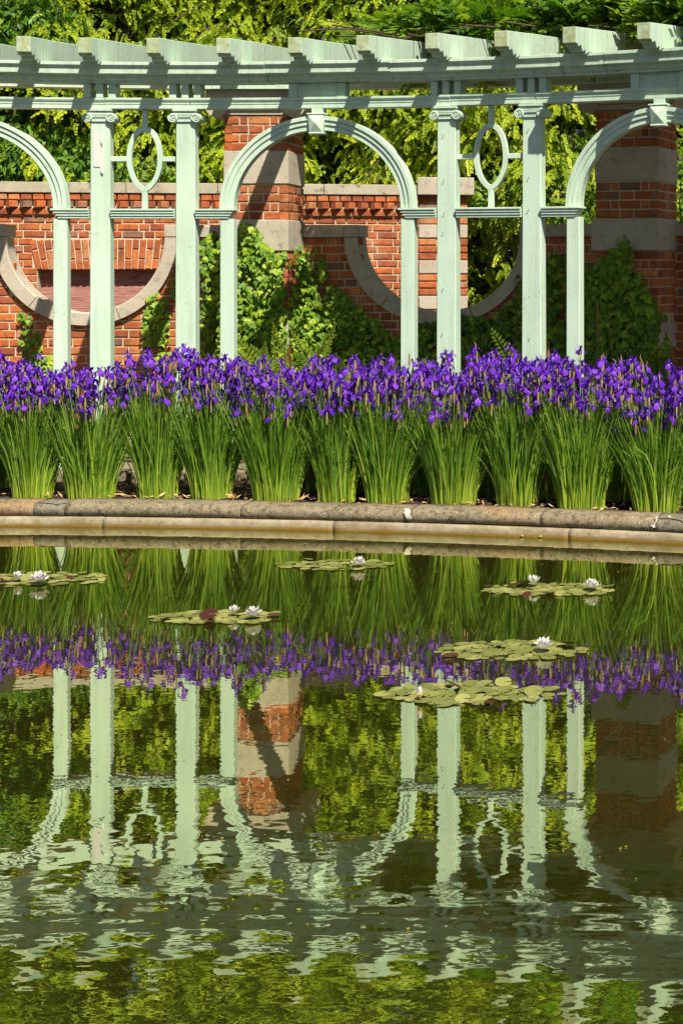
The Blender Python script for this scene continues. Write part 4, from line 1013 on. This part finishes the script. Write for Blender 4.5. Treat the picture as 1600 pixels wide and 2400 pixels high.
def iris(center, nb, nf, label, spread=1.0, hgt=1.0, row='front'):
    c = np.array(center); lift = rng.normal(0, .032); root = thing('iris_clump', c, label, 'iris', 'iris clumps behind the kerb')
    S = 7; t = np.linspace(0, 1, S)
    # leaf blades
    th = rng.random(nb) * 2 * math.pi; r = np.sqrt(rng.random(nb)); bx = r * np.cos(th) * .135 * spread; by = r * np.sin(th) * .12
    L = rng.uniform(.42, .82, nb) * hgt; out = np.stack([bx / .135 * .13 * spread + rng.normal(0, .075, nb), by / .12 * .15 + rng.normal(0, .05, nb)], 1)
    out *= (L / .75)[:, None]
    bendy = np.where(rng.random(nb) < .07, rng.uniform(.5, 1.1, nb), rng.uniform(0, .10, nb))
    X = bx[:, None] + out[:, :1] * (t[None] ** 1.45) + (bendy * np.sign(out[:, 0]) * .25)[:, None] * t[None] ** 4
    Yy = by[:, None] + out[:, 1:2] * (t[None] ** 1.45)
    Z = L[:, None] * (t[None] - .05 * t[None] ** 2) - (bendy * .35)[:, None] * t[None] ** 5 * L[:, None]
    yaw = rng.normal(0, .7, nb); wx, wy = np.cos(yaw), np.sin(yaw); wd = rng.uniform(.0028, .0055, nb)[:, None] * np.array([.8, 1, 1, .95, .8, .5, .08])[None]
    A = np.stack([X - wd * wx[:, None], Yy - wd * wy[:, None], Z], -1); B = np.stack([X + wd * wx[:, None], Yy + wd * wy[:, None], Z], -1)
    V = np.stack([A, B], 2).reshape(nb, S * 2, 3) + c
    q = np.array([(2 * i, 2 * i + 1, 2 * i + 3, 2 * i + 2) for i in range(S - 1)])
    P = (q[None] + (np.arange(nb) * S * 2)[:, None, None]).reshape(-1, 4)
    tn = np.clip((rng.random(nb) ** 1.5 * .75 + .02)[:, None] + np.repeat(np.clip(.62 - t * 1.4, 0, 1), 2)[None], 0, 1)
    tag(put('foliage', mesh_arrays('foliage', V.reshape(-1, 3), P, BLADE, tn.ravel(), True), root), kind='stuff')
    # flower stems with buff sheaths
    mb = MB(); Ms = []; ft = []
    n_st = int(nf * .72) + 14
    for i in range(n_st):
        a = rng.random() * 6.283; r_ = math.sqrt(rng.random()); p0 = np.array([r_ * math.cos(a) * .12 * spread, r_ * math.sin(a) * .11, 0])
        hh = (rng.uniform(.61, .90) + lift + (rng.uniform(.03, .10) if rng.random() < .10 else 0)) * hgt; p1 = p0 + np.array([r_ * math.cos(a) * .17 * spread + rng.normal(0, .055), r_ * math.sin(a) * .13 + rng.normal(0, .03), hh])
        mid = p0 * .5 + p1 * .5 - np.array([(p1 - p0)[0] * .12, (p1 - p0)[1] * .12, 0])
        V, Fs = tube(np.array([p0, mid, p1]) + c, np.array([.0036, .0032, .0028]), 4); mb.add(V, Fs, 0)
        sh = p1 + np.array([rng.normal(0, .006), 0, 0]); V, Fs = tube(np.array([sh - [0, 0, .085], sh - [0, 0, .045], sh - [0, 0, .004]]) + c, np.array([.0035, .0065, .0035]), 5); mb.add(V, Fs, 1)
        ft.append(p1)
        if rng.random() < .30:                             # spent, dried tip
            V, Fs = tube(np.array([p1, p1 + [rng.normal(0, .008), 0, .035], p1 + [rng.normal(0, .012), 0, .055]]) + c, np.array([.004, .003, .001]), 4); mb.add(V, Fs, 1)
    me = mb.mesh('stem', [STEM, SHEATH]); at = me.attributes.new('tint', 'FLOAT', 'POINT'); at.data.foreach_set('value', np.repeat(rng.random(len(me.vertices) // 4 + 1), 4)[:len(me.vertices)].astype(np.float32))
    tag(put('stems', me, root), kind='stuff'); bpy.data.objects[col.objects[-1].name].name = 'stem_bundle'
    # flowers: one or two on a stem
    k = 0; i = 0
    order = rng.permutation(n_st)
    while k < nf:
        p = ft[order[i % n_st]]; i += 1
        off = np.array([0, 0, .004]) if i <= n_st else np.array([rng.normal(0, .03), rng.normal(0, .025), -rng.uniform(.02, .10)])
        o = bpy.data.objects.new('flower', FLM[rng.integers(6)]); col.objects.link(o); o.parent = root; o.location = tuple(p + off)
        s = rng.uniform(.62, .95); o.scale = (s, s, s); o.rotation_euler = (rng.normal(0, .18), rng.normal(0, .18), rng.random() * 6.28); k += 1
ord_ = ['leftmost', 'second from the left', 'third from the left', 'fourth from the left', 'fifth from the left', 'sixth from the left', 'fifth from the right', 'fourth from the right', 'third from the right', 'second from the right', 'rightmost']
fx = [(78, .95, 1.0), (214, 1.15, .97), (371, .95, 1.05), (495, 1.0, 1.06), (648, 1.15, 1.03), (790, .9, 1.03), (907, 1.05, 1.0), (1063, 1.1, 1.04), (1212, 1.0, 1.06), (1361, 1.15, 1.03), (1540, 1.15, 1.0)]
for i, (x, s, h) in enumerate(fx):
    iris(kerb_at(x, .36 + rng.normal(0, .02), .135), int(540 * s), int(80 * s), 'purple iris clump in the front row, ' + ord_[i], s, h)
iris(kerb_at(-75, .37, .135), 480, 70, 'purple iris clump cut by the left edge of the photo', 1.0, 1.0)
iris(kerb_at(1690, .37, .135), 480, 70, 'purple iris clump cut by the right edge of the photo', 1.0, 1.0)
bx = [(-10, 'far left'), (700, 'behind the fifth and sixth clumps'), (850, 'behind the sixth and seventh clumps'), (985, 'behind the seventh and eighth clumps'), (1135, 'below the right oval ornament'), (1290, 'behind the ninth and tenth clumps'), (1450, 'behind the tenth and last clumps'), (1600, 'far right')]
for x, lab in bx:
    iris(kerb_at(x, .74 + rng.normal(0, .03), .135), 260, 44, 'shaded iris clump in the back row, ' + lab, 1.1, 1.03 if x != 1135 else 1.12, 'back')
# dry leaf litter on the bed
n = 900; px_ = rng.uniform(-60, 1660, n); dd_ = .24 + .30 * rng.random(n); near = np.min(np.abs(px_[:, None] - np.array([f[0] for f in fx])[None]), 1) < 62
kp = rng.random(n) < np.where(near, .95, .30); px_, dd_ = px_[kp], dd_[kp]; n = len(px_)
pos = np.array([kerb_pts([a], b, .142 + .02 * rng.random())[0] for a, b in zip(px_, dd_)])
d = rng.normal(0, 1, (n, 3)); d[:, 2] = rng.uniform(-.1, .6, n)
V, P = scatter(LEAF_V * [.45, 1, .6], LEAF_P, pos, frames(d, rng.normal(0, .4, (n, 3)) + [0, -.3, 1]), rng.uniform(.025, .065, n))
tag(put('leaf_litter', mesh_arrays('leaf_litter', V, P, LITTER)), 'dry buff leaf litter strewn round the iris bases', 'litter', kind='stuff')

# ------------------------------------------------------------------ water lilies
def pad_mesh(k, m):
    n = 16; V = [(0, 0, 0)]; a0 = .16
    for i in range(n):
        a = a0 + (2 * math.pi - 2 * a0) * i / (n - 1); r = 1 + rng.normal(0, .025); V.append((r * math.cos(a), r * math.sin(a), .005 + .025 * rng.random()))
    for i in range(n):
        a = a0 + (2 * math.pi - 2 * a0) * i / (n - 1); V.append((.6 * math.cos(a), .6 * math.sin(a), .004))
    P = []
    for i in range(n - 1): P.append((1 + i, 2 + i, n + 2 + i, n + 1 + i))
    Fs = P + [(0, n + 1 + i, n + 2 + i) for i in range(n - 1)]
    me = mesh_from('pad', V, Fs, [m], True); at = me.attributes.new('tint', 'FLOAT', 'POINT'); at.data.foreach_set('value', np.full(len(V), [.15, .45, .7, .95, .3][k % 5], np.float32)); return me
PADS = [pad_mesh(k, PAD) for k in range(5)]; PADR = [pad_mesh(k, PAD_RED) for k in range(2)]
def petal_mesh(L, wd, rise, m):
    c_, s_ = math.cos(rise), math.sin(rise); cv = [(0.004, 0), (.33 * L * c_, .28 * L * s_), (.70 * L * c_, .68 * L * s_), (L * c_, L * s_ * 1.06)]; V, P = petal_grid(cv, [wd * .35, wd, wd * .85, wd * .05]); V[1::3, 2] -= wd * .35
    return mesh_arrays('petal', V, np.array(P), m, np.full(len(V), rng.random()), True)
def st_mesh():
    V = []; Fs = []; mb = MB()
    for i in range(14):
        a = i * 2.4; r = .005 + .0007 * i; v, f = tube(np.array([(r * .5 * math.cos(a), r * .5 * math.sin(a), 0), (r * math.cos(a), r * math.sin(a), .012), (r * .8 * math.cos(a), r * .8 * math.sin(a), .018)]), .0016, 4); mb.add(v, f)
    me = mb.mesh('flower', [STAMEN]); return me
SM = st_mesh()
PTM = [petal_mesh(.050, .013, .42, LILY), petal_mesh(.050, .013, .78, LILY), petal_mesh(.048, .012, 1.08, LILY), petal_mesh(.044, .010, 1.32, LILY)]
def lily(name, ctr, rx, ry, npad, flowers, label, red=.06, tilt=()):
    c = onwater(*ctr); root = thing(name, c, label, 'water lily', 'water lily plants on the pond')
    got = []; tries = 0
    while len(got) < npad and tries < 9000:
        tries += 1; a = rng.random() * 6.283; r = math.sqrt(rng.random()) * (1.0 if rng.random() < .9 else 1.12); p = np.array([rx * r * math.cos(a), ry * r * math.sin(a)])
        rad = rng.uniform(.023, .052) * (1.1 - .3 * r)
        if all(np.hypot(*(p - q)) > (rad + s) * .61 for q, s in got): got.append((p, rad))
    for i, (p, rad) in enumerate(got):
        isr = rng.random() < red; me = PADR[rng.integers(2)] if isr else PADS[rng.integers(5)]
        o = bpy.data.objects.new('pad', me); col.objects.link(o); o.parent = root; o.location = (p[0], p[1], .002 + .0005 * (i % 9)); up = rng.random() < .05
        o.scale = (rad, rad * rng.uniform(.85, 1), rad); o.rotation_euler = (rng.normal(0, .02) + (rng.uniform(.15, .5) if up or (isr and rng.random() < .5) else 0), rng.normal(0, .02), rng.random() * 6.28)
        if up or isr: o.location.z += rad * .30
    for fx_, fy_, sz, opn in flowers:
        q = onwater(fx_, fy_ + 6); f = bpy.data.objects.new('flower', SM); col.objects.link(f); f.parent = root; f.location = (q[0] - c[0], q[1] - c[1], .022); f.scale = (sz,) * 3
        f['label'] = 'open white lily flower' if opn > .6 else 'half-open white lily flower' if opn > .2 else 'closed cream lily bud'
        wh = [(PTM[0], 9, 0), (PTM[1], 8, .2), (PTM[2], 7, .1), (PTM[3], 5, .4)] if opn > .6 else [(PTM[1], 6, 0), (PTM[2], 7, .2), (PTM[3], 6, .1)] if opn > .2 else [(PTM[3], 7, 0), (PTM[3], 5, .4)]
        for me, k, off in wh:
            for j in range(k):
                o = bpy.data.objects.new('petal', me); col.objects.link(o); o.parent = f; o.rotation_euler = (rng.normal(0, .06), 0, off + j * 6.283 / k + rng.normal(0, .06)); s = rng.uniform(.9, 1.1); o.scale = (s, s, s)
lily('water_lily', (75, 1358), 0.414, 0.170, 71, [(43, 1360, .85, .4), (93, 1366, 1.12, .9)], 'water lily plant with two white flowers at the left edge')
lily('water_lily', (790, 1325), 0.331, 0.136, 56, [(840, 1326, 1.0, .9)], 'water lily plant with one white flower nearest the kerb')
lily('water_lily', (1282, 1383), 0.350, 0.145, 66, [(1250, 1372, 1.0, .4), (1386, 1381, 1.05, .9)], 'water lily plant with two white flowers on the right, nearer the kerb', .09)
lily('water_lily', (510, 1448), 0.304, 0.128, 61, [(549, 1441, .8, .4), (593, 1448, 1.0, .9)], 'water lily plant with two white flowers left of centre', .06)
lily('water_lily', (1198, 1525), 0.340, 0.153, 71, [(1273, 1525, 1.05, .95)], 'water lily plant with one large white flower, right of centre', .04)
lily('water_lily', (1108, 1626), 0.331, 0.145, 75, [(983, 1640, .85, .1)], 'water lily plant nearest the viewer with a single cream bud', .10)
# specks of pollen and petals afloat
n = 120; xs_ = rng.uniform(-20, 1620, n); ys_ = 1290 + 900 * rng.random(n) ** 1.6; pos = np.array([onwater(a, b, .003) for a, b in zip(xs_, ys_)])
dr = rng.normal(0, 1, (n, 3)); dr[:, 2] = 0
V, P = scatter(LEAF_V * [1.2, 1, .1], LEAF_P, pos, frames(dr, np.tile([0, 0, 1.], (n, 1))), rng.uniform(.006, .018, n))
tag(put('floating_flecks', mesh_arrays('floating_flecks', V, P, YEL, tints(n, 5))), 'tiny pale flecks of leaf and pollen afloat on the pond', 'flecks', kind='stuff')
print('done', time.time() - T0, len(bpy.data.objects), sum(len(m.loop_triangles) if m.loop_triangles else len(m.polygons) * 2 for m in bpy.data.meshes))
